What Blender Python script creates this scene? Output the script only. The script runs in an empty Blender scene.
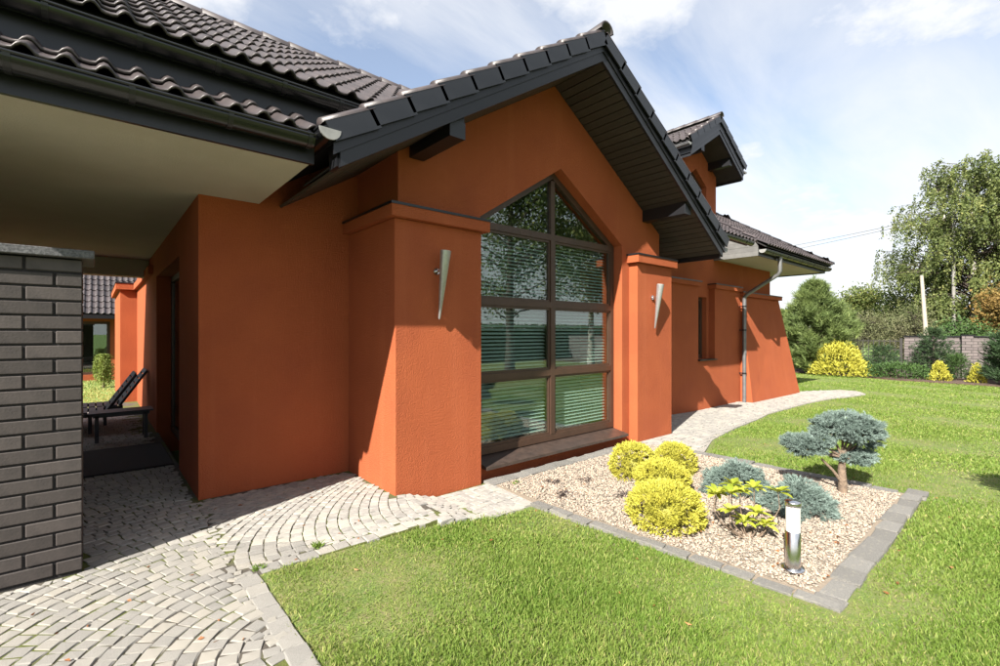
import bpy, math, random
import numpy as np
from mathutils import Matrix, Vector
from mathutils.geometry import tessellate_polygon

random.seed(7)
rng = np.random.default_rng(11)
S = bpy.context.scene
COL = S.collection
R = math.radians

# ------------------------------------------------------------------ camera, sky, sun, exposure
cam = bpy.data.cameras.new('camera')
camo = bpy.data.objects.new('camera', cam)
COL.objects.link(camo)
cam.sensor_width = 36.0
cam.lens = 16.92
cam.clip_start = 0.05
cam.clip_end = 2000
YAW = math.atan2(545, 470)                       # view direction measured from the facade's long axis (+X)
camo.location = (0, 0, 1.5)
camo.rotation_euler = (R(90), 0, YAW - R(90))
S.camera = camo

SUN = Vector((1, 0.352, -0.80)).normalized()      # the way the sunlight travels
sl = bpy.data.lights.new('sun', 'SUN')
sl.energy = 5.0
sl.angle = R(0.5)
sl.color = (1.0, 0.94, 0.85)
so = bpy.data.objects.new('sun', sl)
COL.objects.link(so)
so.location = (-20, -8, 20)
so.rotation_euler = SUN.to_track_quat('-Z', 'Y').to_euler()

w = bpy.data.worlds.new('World')
S.world = w
w.use_nodes = True
nt = w.node_tree
for n in list(nt.nodes): nt.nodes.remove(n)
def N(tree, typ, **kw):
    n = tree.nodes.new(typ)
    for k, v in kw.items(): setattr(n, k, v)
    return n
def L(tree, a, b): tree.links.new(a, b)
wo = N(nt, 'ShaderNodeOutputWorld'); bg = N(nt, 'ShaderNodeBackground')
sky = N(nt, 'ShaderNodeTexSky', sky_type='NISHITA')
sky.sun_disc = False
sky.sun_elevation = math.asin(-SUN.z)
sky.sun_rotation = math.atan2(-SUN.x, -SUN.y)
sky.air_density = 1.0; sky.dust_density = 0.6; sky.ozone_density = 1.2
tc = N(nt, 'ShaderNodeTexCoord')
sep = N(nt, 'ShaderNodeSeparateXYZ'); L(nt, tc.outputs['Generated'], sep.inputs[0])
zc = N(nt, 'ShaderNodeMath', operation='MAXIMUM'); zc.inputs[1].default_value = 0.0; L(nt, sep.outputs['Z'], zc.inputs[0])
za = N(nt, 'ShaderNodeMath', operation='ADD'); za.inputs[1].default_value = 0.16; L(nt, zc.outputs[0], za.inputs[0])
dx = N(nt, 'ShaderNodeMath', operation='DIVIDE'); L(nt, sep.outputs['X'], dx.inputs[0]); L(nt, za.outputs[0], dx.inputs[1])
dy = N(nt, 'ShaderNodeMath', operation='DIVIDE'); L(nt, sep.outputs['Y'], dy.inputs[0]); L(nt, za.outputs[0], dy.inputs[1])
cb = N(nt, 'ShaderNodeCombineXYZ'); L(nt, dx.outputs[0], cb.inputs[0]); L(nt, dy.outputs[0], cb.inputs[1])
mp = N(nt, 'ShaderNodeMapping'); mp.inputs['Rotation'].default_value = (0, 0, R(-8)); mp.inputs['Scale'].default_value = (0.42, 1.5, 1)
mp.inputs['Location'].default_value = (3.1, 0.4, 0)
L(nt, cb.outputs[0], mp.inputs['Vector'])
n1 = N(nt, 'ShaderNodeTexNoise'); n1.inputs['Scale'].default_value = 1.1; n1.inputs['Detail'].default_value = 9; n1.inputs['Roughness'].default_value = 0.58
n1.inputs['Distortion'].default_value = 0.5
L(nt, mp.outputs[0], n1.inputs['Vector'])
n2 = N(nt, 'ShaderNodeTexNoise'); n2.inputs['Scale'].default_value = 1.15; n2.inputs['Detail'].default_value = 10; n2.inputs['Roughness'].default_value = 0.6
L(nt, cb.outputs[0], n2.inputs['Vector'])
r1 = N(nt, 'ShaderNodeMapRange'); r1.inputs[1].default_value = 0.35; r1.inputs[2].default_value = 0.68; r1.inputs[3].default_value = 0.20; L(nt, n1.outputs['Fac'], r1.inputs[0])
r2 = N(nt, 'ShaderNodeMapRange'); r2.inputs[1].default_value = 0.46; r2.inputs[2].default_value = 0.60; L(nt, n2.outputs['Fac'], r2.inputs[0])
mx = N(nt, 'ShaderNodeMath', operation='MAXIMUM'); L(nt, r1.outputs[0], mx.inputs[0]); L(nt, r2.outputs[0], mx.inputs[1])
hz = N(nt, 'ShaderNodeMapRange'); hz.inputs[1].default_value = 0.02; hz.inputs[2].default_value = 0.42; hz.inputs[3].default_value = 0.62; hz.inputs[4].default_value = 0.0
L(nt, sep.outputs['Z'], hz.inputs[0])
ad = N(nt, 'ShaderNodeMath', operation='ADD', use_clamp=True); L(nt, mx.outputs[0], ad.inputs[0]); L(nt, hz.outputs[0], ad.inputs[1])
ml = N(nt, 'ShaderNodeMath', operation='MULTIPLY'); ml.inputs[1].default_value = 0.92; L(nt, ad.outputs[0], ml.inputs[0])
mix = N(nt, 'ShaderNodeMix', data_type='RGBA'); L(nt, ml.outputs[0], mix.inputs['Factor'])
L(nt, sky.outputs[0], mix.inputs[6])
mix.inputs[7].default_value = (4.75, 4.8, 4.92, 1)
L(nt, mix.outputs[2], bg.inputs['Color'])
bg.inputs['Strength'].default_value = 0.075
L(nt, bg.outputs[0], wo.inputs['Surface'])

S.view_settings.view_transform = 'Standard'
S.view_settings.look = 'None'
S.view_settings.exposure = 1.56
S.view_settings.gamma = 1.0
S.view_settings.use_curve_mapping = False
S.render.engine = 'CYCLES'
S.cycles.max_bounces = 8
S.cycles.transparent_max_bounces = 16

# ------------------------------------------------------------------ materials
MATS = {}
def mat(name, c1, c2=None, scale=8.0, rough=0.8, bump=0.0, bscale=120.0, metal=0.0, spec=0.5, rnd=0.0, tone=False, detail=5,
        coord='Object', stain=None, lo=0.35, hi=0.68, bdist=0.02, trans=0.0, bump2=0.0, b2scale=6.0, tint=None, streak=None):
    """procedural surface: two colours mixed by noise, optional per-object / per-piece variation, fine relief"""
    m = bpy.data.materials.new(name); m.use_nodes = True
    t = m.node_tree; b = t.nodes['Principled BSDF']
    b.inputs['Roughness'].default_value = rough; b.inputs['Metallic'].default_value = metal
    b.inputs['Specular IOR Level'].default_value = spec
    co = N(t, 'ShaderNodeTexCoord'); out = None
    src = co.outputs[coord]
    if coord == 'World':
        src = None
    c2 = c2 or c1
    no = N(t, 'ShaderNodeTexNoise'); no.inputs['Scale'].default_value = scale; no.inputs['Detail'].default_value = detail
    no.inputs['Roughness'].default_value = 0.6
    L(t, src, no.inputs['Vector'])
    mr = N(t, 'ShaderNodeMapRange'); mr.inputs[1].default_value = lo; mr.inputs[2].default_value = hi
    L(t, no.outputs['Fac'], mr.inputs[0])
    mi = N(t, 'ShaderNodeMix', data_type='RGBA'); mi.inputs[6].default_value = (*c1, 1); mi.inputs[7].default_value = (*c2, 1)
    L(t, mr.outputs[0], mi.inputs['Factor'])
    cur = mi.outputs[2]
    if stain:
        sc, scol, slo, shi, samt = stain
        n3 = N(t, 'ShaderNodeTexNoise'); n3.inputs['Scale'].default_value = sc; n3.inputs['Detail'].default_value = 6
        L(t, src, n3.inputs['Vector'])
        m3 = N(t, 'ShaderNodeMapRange'); m3.inputs[1].default_value = slo; m3.inputs[2].default_value = shi; m3.inputs[4].default_value = samt
        L(t, n3.outputs['Fac'], m3.inputs[0])
        q = N(t, 'ShaderNodeMix', data_type='RGBA'); q.inputs[7].default_value = (*scol, 1)
        L(t, m3.outputs[0], q.inputs['Factor']); L(t, cur, q.inputs[6]); cur = q.outputs[2]
    if streak:
        sx_, scol, slo, shi, samt = streak
        mpn = N(t, 'ShaderNodeMapping'); mpn.inputs['Scale'].default_value = (sx_, sx_, .22); L(t, src, mpn.inputs['Vector'])
        n6 = N(t, 'ShaderNodeTexNoise'); n6.inputs['Scale'].default_value = 1.0; n6.inputs['Detail'].default_value = 7; n6.inputs['Roughness'].default_value = .65
        L(t, mpn.outputs[0], n6.inputs['Vector'])
        m6 = N(t, 'ShaderNodeMapRange'); m6.inputs[1].default_value = slo; m6.inputs[2].default_value = shi; m6.inputs[4].default_value = samt
        L(t, n6.outputs['Fac'], m6.inputs[0])
        q = N(t, 'ShaderNodeMix', data_type='RGBA'); q.inputs[7].default_value = (*scol, 1)
        L(t, m6.outputs[0], q.inputs['Factor']); L(t, cur, q.inputs[6]); cur = q.outputs[2]
    if rnd or tone:
        if rnd:
            oi = N(t, 'ShaderNodeObjectInfo'); val = oi.outputs['Random']; amt = rnd
        else:
            at = N(t, 'ShaderNodeAttribute'); at.attribute_name = 'tone'; val = at.outputs['Fac']; amt = tone
        rr = N(t, 'ShaderNodeMapRange'); rr.inputs[3].default_value = 1 - amt; rr.inputs[4].default_value = 1 + amt
        L(t, val, rr.inputs[0])
        if tint:
            q = N(t, 'ShaderNodeMix', data_type='RGBA'); q.inputs[7].default_value = (*tint, 1)
            pw = N(t, 'ShaderNodeMath', operation='POWER'); pw.inputs[1].default_value = 2.5
            L(t, val, pw.inputs[0]); L(t, pw.outputs[0], q.inputs['Factor']); L(t, cur, q.inputs[6]); cur = q.outputs[2]
        vm = N(t, 'ShaderNodeVectorMath', operation='SCALE'); L(t, cur, vm.inputs[0]); L(t, rr.outputs[0], vm.inputs['Scale'])
        cur = vm.outputs[0]
    L(t, cur, b.inputs['Base Color'])
    nrm = None
    if bump2:
        n5 = N(t, 'ShaderNodeTexNoise'); n5.inputs['Scale'].default_value = b2scale; n5.inputs['Detail'].default_value = 3
        L(t, src, n5.inputs['Vector'])
        bp2 = N(t, 'ShaderNodeBump'); bp2.inputs['Strength'].default_value = bump2; bp2.inputs['Distance'].default_value = 0.05
        L(t, n5.outputs['Fac'], bp2.inputs['Height']); nrm = bp2.outputs[0]
    if bump:
        n4 = N(t, 'ShaderNodeTexNoise'); n4.inputs['Scale'].default_value = bscale; n4.inputs['Detail'].default_value = 4
        L(t, src, n4.inputs['Vector'])
        bp = N(t, 'ShaderNodeBump'); bp.inputs['Strength'].default_value = bump; bp.inputs['Distance'].default_value = bdist
        L(t, n4.outputs['Fac'], bp.inputs['Height'])
        if nrm: L(t, nrm, bp.inputs['Normal'])
        nrm = bp.outputs[0]
    if nrm: L(t, nrm, b.inputs['Normal'])
    if trans:
        o = t.nodes['Material Output']
        tr = N(t, 'ShaderNodeBsdfTranslucent'); L(t, cur, tr.inputs['Color'])
        ms = N(t, 'ShaderNodeMixShader'); ms.inputs[0].default_value = trans
        L(t, b.outputs[0], ms.inputs[1]); L(t, tr.outputs[0], ms.inputs[2]); L(t, ms.outputs[0], o.inputs['Surface'])
    MATS[name] = m
    return m

ORANGE = (0.47, 0.118, 0.040)
mat('stucco', (0.345, 0.089, 0.034), (0.31, 0.078, 0.030), scale=1.2, rough=0.92, bump=0.8, bscale=110, bdist=0.012, spec=0.2,
    stain=(1.7, (0.285, 0.07, 0.030), 0.48, 0.72, 0.7), bump2=0.12, b2scale=3.0, streak=(4.5, (0.40, 0.118, 0.052), 0.52, 0.75, 0.4))
mat('cream', (0.45, 0.42, 0.355), (0.41, 0.38, 0.32), scale=2.0, rough=0.9, bump=0.25, bscale=140, spec=0.2)
mat('dark_metal', (0.0065, 0.007, 0.009), (0.009, 0.0095, 0.0115), scale=3, rough=0.38, spec=0.5)
mat('black_gutter', (0.006, 0.0065, 0.008), (0.009, 0.0095, 0.011), scale=4, rough=0.24, spec=0.55)
mat('grey_cap', (0.26, 0.26, 0.25), (0.20, 0.20, 0.195), scale=20, rough=0.45, metal=0.2)
mat('board', (0.030, 0.024, 0.019), (0.043, 0.034, 0.028), scale=5, rough=0.6, rnd=0.18)
mat('grey_board', (0.12, 0.118, 0.113), (0.09, 0.088, 0.085), scale=7, rough=0.6, rnd=0.12)
mat('verge_metal', (0.009, 0.0105, 0.014), (0.013, 0.0145, 0.0185), scale=6, rough=0.42, rnd=0.1)
mat('tile', (0.058, 0.047, 0.047), (0.038, 0.032, 0.033), scale=16, rough=0.42, bump=0.08, bscale=220, rnd=0.22, spec=0.45,
    stain=(5.0, (0.10, 0.085, 0.072), 0.6, 0.8, 0.45))
mat('tile_mass', (0.058, 0.047, 0.048), (0.038, 0.032, 0.034), scale=16, rough=0.42, tone=0.25, spec=0.45)
mat('roof_under', (0.02, 0.018, 0.018), rough=0.9)
mat('brick', (0.056, 0.047, 0.043), (0.041, 0.035, 0.0325), scale=14, rough=0.6, bump=0.16, bscale=70, bdist=0.010, rnd=0.22, spec=0.35,
    stain=(9.0, (0.085, 0.075, 0.068), 0.6, 0.78, 0.5))
mat('mortar', (0.012, 0.011, 0.011), (0.018, 0.016, 0.016), scale=60, rough=0.95, bump=0.3)
mat('slab', (0.095, 0.095, 0.097), (0.04, 0.04, 0.042), scale=90, rough=0.55, bump=0.2, bscale=80, lo=0.42, hi=0.6)
mat('frame', (0.062, 0.034, 0.022), (0.048, 0.027, 0.018), scale=6, rough=0.42)
mat('sill_slate', (0.060, 0.042, 0.034), (0.035, 0.026, 0.022), scale=12, rough=0.35, bump=0.1, bscale=40)
mat('slat', (0.48, 0.55, 0.54), rough=0.5)
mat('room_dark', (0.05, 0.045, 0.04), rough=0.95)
mat('steel', (0.70, 0.70, 0.71), (0.60, 0.60, 0.61), scale=30, rough=0.2, metal=1.0)
mat('brushed', (0.42, 0.42, 0.43), (0.33, 0.33, 0.34), scale=40, rough=0.3, metal=0.6)
mat('opal', (0.66, 0.65, 0.61), rough=0.35)
mat('zinc', (0.20, 0.20, 0.205), (0.145, 0.145, 0.15), scale=9, rough=0.42, metal=0.55)
mat('sett', (0.33, 0.318, 0.292), (0.225, 0.217, 0.20), scale=26, rough=0.85, bump=0.6, bscale=55, bdist=0.012, rnd=0.10,
    stain=(60, (0.17, 0.162, 0.15), 0.55, 0.75, 0.6), tint=(0.315, 0.295, 0.255))
mat('sett_mass', (0.33, 0.318, 0.292), (0.225, 0.217, 0.20), scale=26, rough=0.85, bump=0.4, bscale=150, bdist=0.004, tone=0.10,
    stain=(60, (0.17, 0.162, 0.15), 0.55, 0.75, 0.6), tint=(0.315, 0.295, 0.255))
mat('joint', (0.062, 0.053, 0.043), (0.095, 0.083, 0.066), scale=30, rough=1.0, bump=0.5, bscale=150, stain=(1.6, (0.085, 0.100, 0.016), 0.44, 0.54, .95))
mat('kerb_stone', (0.21, 0.203, 0.188), (0.135, 0.132, 0.122), scale=18, rough=0.9, bump=0.5, bscale=70, rnd=0.14,
    stain=(5, (0.30, 0.28, 0.22), 0.55, 0.7, 0.5))
mat('path_base', (0.31, 0.295, 0.265), (0.235, 0.222, 0.20), scale=40, rough=0.95, bump=0.6, bscale=90, stain=(3, (0.36, 0.33, 0.27), 0.5, 0.7, 0.5))
mat('pebble', (0.30, 0.262, 0.215), (0.225, 0.195, 0.158), scale=50, rough=0.8, tone=0.5, tint=(0.30, 0.215, 0.16))
mat('gravel_bed', (0.24, 0.20, 0.155), (0.26, 0.21, 0.155), scale=60, rough=0.95, bump=0.7, bscale=120)
mat('soil', (0.095, 0.145, 0.028), (0.15, 0.155, 0.048), scale=5, rough=1.0, bump=0.6, bscale=90, stain=(40, (0.19, 0.16, 0.085), 0.54, 0.68, 0.7))
mat('terrain', (0.10, 0.18, 0.03), (0.13, 0.20, 0.04), scale=0.3, rough=1.0)
mat('mulch', (0.115, 0.072, 0.052), (0.06, 0.04, 0.032), scale=14, rough=1.0, bump=0.9, bscale=30, bdist=0.05)
mat('bark', (0.20, 0.145, 0.10), (0.11, 0.08, 0.06), scale=30, rough=0.95, bump=0.7, bscale=60)
mat('birch_bark', (0.36, 0.34, 0.30), (0.10, 0.085, 0.075), scale=6, rough=0.9, lo=0.5, hi=0.62)
mat('dark_bark', (0.07, 0.052, 0.04), (0.045, 0.035, 0.03), scale=20, rough=0.95)
mat('pole_wood', (0.42, 0.37, 0.30), (0.30, 0.26, 0.21), scale=12, rough=0.9)
mat('concrete', (0.24, 0.23, 0.21), (0.17, 0.165, 0.15), scale=10, rough=0.9)
mat('wire', (0.03, 0.03, 0.03), rough=0.6)
mat('mat_rubber', (0.012, 0.012, 0.014), (0.02, 0.02, 0.022), scale=80, rough=0.9, bump=0.5, bscale=120)
mat('lounger_frame', (0.03, 0.032, 0.04), rough=0.4)
mat('lounger_slat', (0.022, 0.025, 0.035), (0.035, 0.037, 0.045), scale=10, rough=0.55, rnd=0.15)
mat('fence_metal', (0.035, 0.032, 0.03), rough=0.5)
mat('white_render', (0.70, 0.68, 0.64), (0.6, 0.58, 0.54), scale=3, rough=0.9)
def leafmat(name, c1, c2, tone=0.35, trans=0.3, tint=None, rough=0.6, scale=2.5):
    return mat(name, c1, c2, scale=scale, rough=rough, tone=tone, trans=trans, spec=0.3, tint=tint)
leafmat('grass', (0.150, 0.262, 0.034), (0.195, 0.288, 0.050), tone=0.32, trans=0.42, tint=(0.31, 0.30, 0.11), scale=1.3)
leafmat('gold_leaf', (0.50, 0.465, 0.070), (0.41, 0.40, 0.060), tone=0.30, trans=0.30, scale=9)
leafmat('blue_needle', (0.20, 0.265, 0.235), (0.145, 0.205, 0.175), tone=0.35, trans=0.15, tint=(0.27, 0.34, 0.31), scale=8)
leafmat('pine_needle', (0.15, 0.205, 0.06), (0.115, 0.17, 0.055), tone=0.45, trans=0.25, tint=(0.24, 0.28, 0.10), scale=1.2)
leafmat('dark_needle', (0.035, 0.070, 0.028), (0.05, 0.085, 0.035), tone=0.4, trans=0.12, scale=2)
leafmat('juniper_leaf', (0.045, 0.090, 0.025), (0.065, 0.12, 0.03), tone=0.35, trans=0.15, scale=2)
leafmat('birch_leaf', (0.085, 0.125, 0.032), (0.115, 0.145, 0.045), tone=0.45, trans=0.28, tint=(0.20, 0.20, 0.07), scale=0.5)
leafmat('oak_leaf', (0.075, 0.125, 0.030), (0.10, 0.145, 0.04), tone=0.4, trans=0.3, tint=(0.18, 0.17, 0.05), scale=0.6)
leafmat('rust_leaf', (0.24, 0.15, 0.045), (0.18, 0.14, 0.04), tone=0.4, trans=0.3, scale=0.8)
leafmat('brown_twig', (0.125, 0.115, 0.062), (0.095, 0.12, 0.045), tone=0.35, trans=0.15, scale=0.5)
leafmat('rhodo_leaf', (0.36, 0.40, 0.040), (0.25, 0.33, 0.035), tone=0.3, trans=0.3, tint=(0.52, 0.50, 0.08), scale=12, rough=0.4)
leafmat('black_grass', (0.030, 0.022, 0.026), (0.05, 0.035, 0.03), tone=0.4, trans=0.05)
leafmat('willow_leaf', (0.17, 0.23, 0.05), (0.22, 0.27, 0.06), tone=0.35, trans=0.3)

# glass: real Fresnel reflection over clear glass
def glassmat(name, ior, tintc):
    m = bpy.data.materials.new(name); m.use_nodes = True; t = m.node_tree
    for n in list(t.nodes): t.nodes.remove(n)
    o = N(t, 'ShaderNodeOutputMaterial'); ge = N(t, 'ShaderNodeNewGeometry')
    dt = N(t, 'ShaderNodeVectorMath', operation='DOT_PRODUCT'); L(t, ge.outputs['Incoming'], dt.inputs[0]); L(t, ge.outputs['Normal'], dt.inputs[1])
    ab = N(t, 'ShaderNodeMath', operation='ABSOLUTE'); L(t, dt.outputs['Value'], ab.inputs[0])
    om = N(t, 'ShaderNodeMath', operation='SUBTRACT'); om.inputs[0].default_value = 1.0; L(t, ab.outputs[0], om.inputs[1])
    p5 = N(t, 'ShaderNodeMath', operation='POWER'); p5.inputs[1].default_value = 5.0; L(t, om.outputs[0], p5.inputs[0])
    f = N(t, 'ShaderNodeMath', operation='MULTIPLY_ADD'); f.inputs[1].default_value = 1 - ior; f.inputs[2].default_value = ior; L(t, p5.outputs[0], f.inputs[0])
    tr = N(t, 'ShaderNodeBsdfTransparent'); tr.inputs['Color'].default_value = (*tintc, 1)
    g = N(t, 'ShaderNodeBsdfGlossy'); g.inputs['Roughness'].default_value = 0.0; g.inputs['Color'].default_value = (0.9, 0.95, 0.95, 1)
    ms = N(t, 'ShaderNodeMixShader'); L(t, f.outputs[0], ms.inputs[0]); L(t, tr.outputs[0], ms.inputs[1]); L(t, g.outputs[0], ms.inputs[2])
    L(t, ms.outputs[0], o.inputs['Surface']); MATS[name] = m
glassmat('glass', 0.12, (0.85, 0.92, 0.88))
# far clinker wall: courses too small to build there
def wallmat():
    m = bpy.data.materials.new('far_brick'); m.use_nodes = True; t = m.node_tree; b = t.nodes['Principled BSDF']
    co = N(t, 'ShaderNodeTexCoord'); mpn = N(t, 'ShaderNodeMapping'); mpn.inputs['Rotation'].default_value = (R(90), 0, R(90))
    L(t, co.outputs['Object'], mpn.inputs['Vector'])
    s = N(t, 'ShaderNodeSeparateXYZ'); L(t, co.outputs['Object'], s.inputs[0])
    c = N(t, 'ShaderNodeCombineXYZ'); L(t, s.outputs['Y'], c.inputs[0]); L(t, s.outputs['Z'], c.inputs[1])
    bt = N(t, 'ShaderNodeTexBrick'); L(t, c.outputs[0], bt.inputs['Vector'])
    bt.inputs['Scale'].default_value = 1.0; bt.inputs['Brick Width'].default_value = 0.30; bt.inputs['Row Height'].default_value = 0.10
    bt.inputs['Mortar Size'].default_value = 0.012
    bt.inputs['Color1'].default_value = (0.16, 0.135, 0.13, 1); bt.inputs['Color2'].default_value = (0.11, 0.092, 0.09, 1); bt.inputs['Mortar'].default_value = (0.04, 0.035, 0.033, 1)
    L(t, bt.outputs['Color'], b.inputs['Base Color']); b.inputs['Roughness'].default_value = 0.8
    MATS['far_brick'] = m
wallmat()

# ------------------------------------------------------------------ helpers
WM = {}
def setparent(o, p):
    if p is None: return
    o.parent = p
    o.matrix_parent_inverse = WM[p.name].inverted()
def link(name, me, parent=None, M=None, material=None):
    o = bpy.data.objects.new(name, me)
    COL.objects.link(o)
    M = M or Matrix.Identity(4)
    o.matrix_basis = M
    WM[o.name] = M.copy()
    setparent(o, parent)
    if material and me is not None and len(me.materials) == 0: me.materials.append(MATS[material])
    return o
def tag(o, label=None, cat=None, group=None, kind=None):
    if label: o['label'] = label
    if cat: o['category'] = cat
    if group: o['group'] = group
    if kind: o['kind'] = kind
    return o
def empty(name, loc, label=None, cat=None, group=None):
    o = bpy.data.objects.new(name, None); COL.objects.link(o)
    o.empty_display_size = 0.2
    o.location = loc; WM[o.name] = Matrix.Translation(loc)
    return tag(o, label, cat, group)
def T(x, y, z): return Matrix.Translation((x, y, z))

class MB:
    """collects shapes into one mesh"""
    def __init__(s): s.v = []; s.f = []; s.sm = []
    def add(s, vs, fs, smooth=False):
        o = len(s.v); s.v += [tuple(p) for p in vs]
        for f in fs: s.f.append(tuple(o + i for i in f)); s.sm.append(smooth)
    def box(s, x0, x1, y0, y1, z0, z1):
        vs = [(x, y, z) for z in (z0, z1) for (x, y) in ((x0, y0), (x1, y0), (x1, y1), (x0, y1))]
        s.add(vs, [(3, 2, 1, 0), (4, 5, 6, 7), (0, 1, 5, 4), (1, 2, 6, 5), (2, 3, 7, 6), (3, 0, 4, 7)]); return s
    def hexa(s, b, t):
        s.add(list(b) + list(t), [(3, 2, 1, 0), (4, 5, 6, 7), (0, 1, 5, 4), (1, 2, 6, 5), (2, 3, 7, 6), (3, 0, 4, 7)]); return s
    def prism(s, poly, fn, a, b, holes=()):
        """2-D outline with holes, fn(u, v, d) gives the 3-D point at depth d; from depth a to b"""
        loops = [list(poly)] + [list(h) for h in holes]
        flat = [p for l in loops for p in l]
        tris = tessellate_polygon([[Vector((p[0], p[1], 0)) for p in l] for l in loops])
        n = len(flat)
        vs = [fn(p[0], p[1], a) for p in flat] + [fn(p[0], p[1], b) for p in flat]
        fs = [tuple(t) for t in tris] + [tuple(n + i for i in reversed(t)) for t in tris]
        k = 0
        for l in loops:
            m = len(l)
            for i in range(m):
                fs.append((k + i, k + (i + 1) % m, n + k + (i + 1) % m, n + k + i))
            k += m
        s.add(vs, fs); return s
    def tube(s, pts, r, n=10, cap=True, smooth=True):
        pts = [Vector(p) for p in pts]
        rs = r if isinstance(r, (list, tuple)) else [r] * len(pts)
        o = len(s.v); ref = None; rings = []
        for i, p in enumerate(pts):
            a = pts[max(i - 1, 0)]; b = pts[min(i + 1, len(pts) - 1)]
            d = (b - a).normalized()
            if ref is None:
                ref = Vector((0, 0, 1)) if abs(d.z) < 0.9 else Vector((1, 0, 0))
            u = (ref - d * ref.dot(d)).normalized(); v = d.cross(u); ref = u
            rings.append([p + (u * math.cos(2 * math.pi * k / n) + v * math.sin(2 * math.pi * k / n)) * rs[i] for k in range(n)])
        vs = [q for rg in rings for q in rg]; fs = []
        for i in range(len(pts) - 1):
            for k in range(n):
                fs.append((i * n + k, i * n + (k + 1) % n, (i + 1) * n + (k + 1) % n, (i + 1) * n + k))
        s.add(vs, fs, smooth)
        if cap:
            m = len(pts) - 1
            s.add(rings[0], [tuple(range(n - 1, -1, -1))]); s.add(rings[m], [tuple(range(n))])
        return s
    def mesh(s, name):
        me = bpy.data.meshes.new(name); me.from_pydata(s.v, [], s.f)
        me.polygons.foreach_set('use_smooth', s.sm); me.update(); return me
    def build(s, name, material, parent=None, M=None):
        me = s.mesh(name); fixnormals(me); me.materials.append(MATS[material]); return link(name, me, parent, M)
import bmesh
def fixnormals(me):
    bm = bmesh.new(); bm.from_mesh(me); bmesh.ops.recalc_face_normals(bm, faces=bm.faces); bm.to_mesh(me); bm.free()
def bevel(me, wdt, seg=1):
    bm = bmesh.new(); bm.from_mesh(me)
    bmesh.ops.remove_doubles(bm, verts=bm.verts, dist=1e-5)
    bmesh.ops.bevel(bm, geom=list(bm.edges), offset=wdt, segments=seg, affect='EDGES', profile=0.5)
    bm.to_mesh(me); bm.free(); me.update(); return me
def np_mesh(name, V, F, material, tone=None, smooth=False):
    """fast mesh from arrays; F (m,k)"""
    V = np.asarray(V, dtype=np.float32); F = np.asarray(F, dtype=np.int32); m, k = F.shape
    me = bpy.data.meshes.new(name)
    me.vertices.add(len(V)); me.vertices.foreach_set('co', V.ravel())
    me.loops.add(m * k); me.loops.foreach_set('vertex_index', F.ravel())
    me.polygons.add(m); me.polygons.foreach_set('loop_start', np.arange(0, m * k, k, dtype=np.int32))
    me.update(calc_edges=True)
    me.polygons.foreach_set('use_smooth', np.full(m, bool(smooth)))
    if tone is not None:
        a = me.attributes.new('tone', 'FLOAT', 'POINT'); a.data.foreach_set('value', np.asarray(tone, dtype=np.float32))
    me.materials.append(MATS[material]); return me
def box_mesh(name, sx, sy, sz, material, bev=0.0):
    m = MB().box(-sx/2, sx/2, -sy/2, sy/2, -sz/2, sz/2).mesh(name)
    if bev: bevel(m, bev)
    m.materials.append(MATS[material]); return m
XZ = lambda u, v, d: (u, d, v)
YZ = lambda u, v, d: (d, u, v)
XY = lambda u, v, d: (u, v, d)
def basis(x, y, z, o):
    M = Matrix.Identity(4)
    for i in range(3): M[i][0] = x[i]; M[i][1] = y[i]; M[i][2] = z[i]; M[i][3] = o[i]
    return M
def inpoly(P, poly):
    x, y = P[:, 0], P[:, 1]; c = np.zeros(len(P), bool); n = len(poly)
    for i in range(n):
        x1, y1 = poly[i]; x2, y2 = poly[(i + 1) % n]
        if y1 == y2: continue
        k = ((y1 > y) != (y2 > y)) & (x < (x2 - x1) * (y - y1) / (y2 - y1) + x1); c ^= k
    return c
def gz(x):
    return np.interp(x, [0.0, 0.8, 1.7, 2.05, 2.5, 6.5, 9.4, 15.0], [0.085, 0.083, 0.08, 0.058, -0.008, -0.03, -0.13, -0.13])

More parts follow.
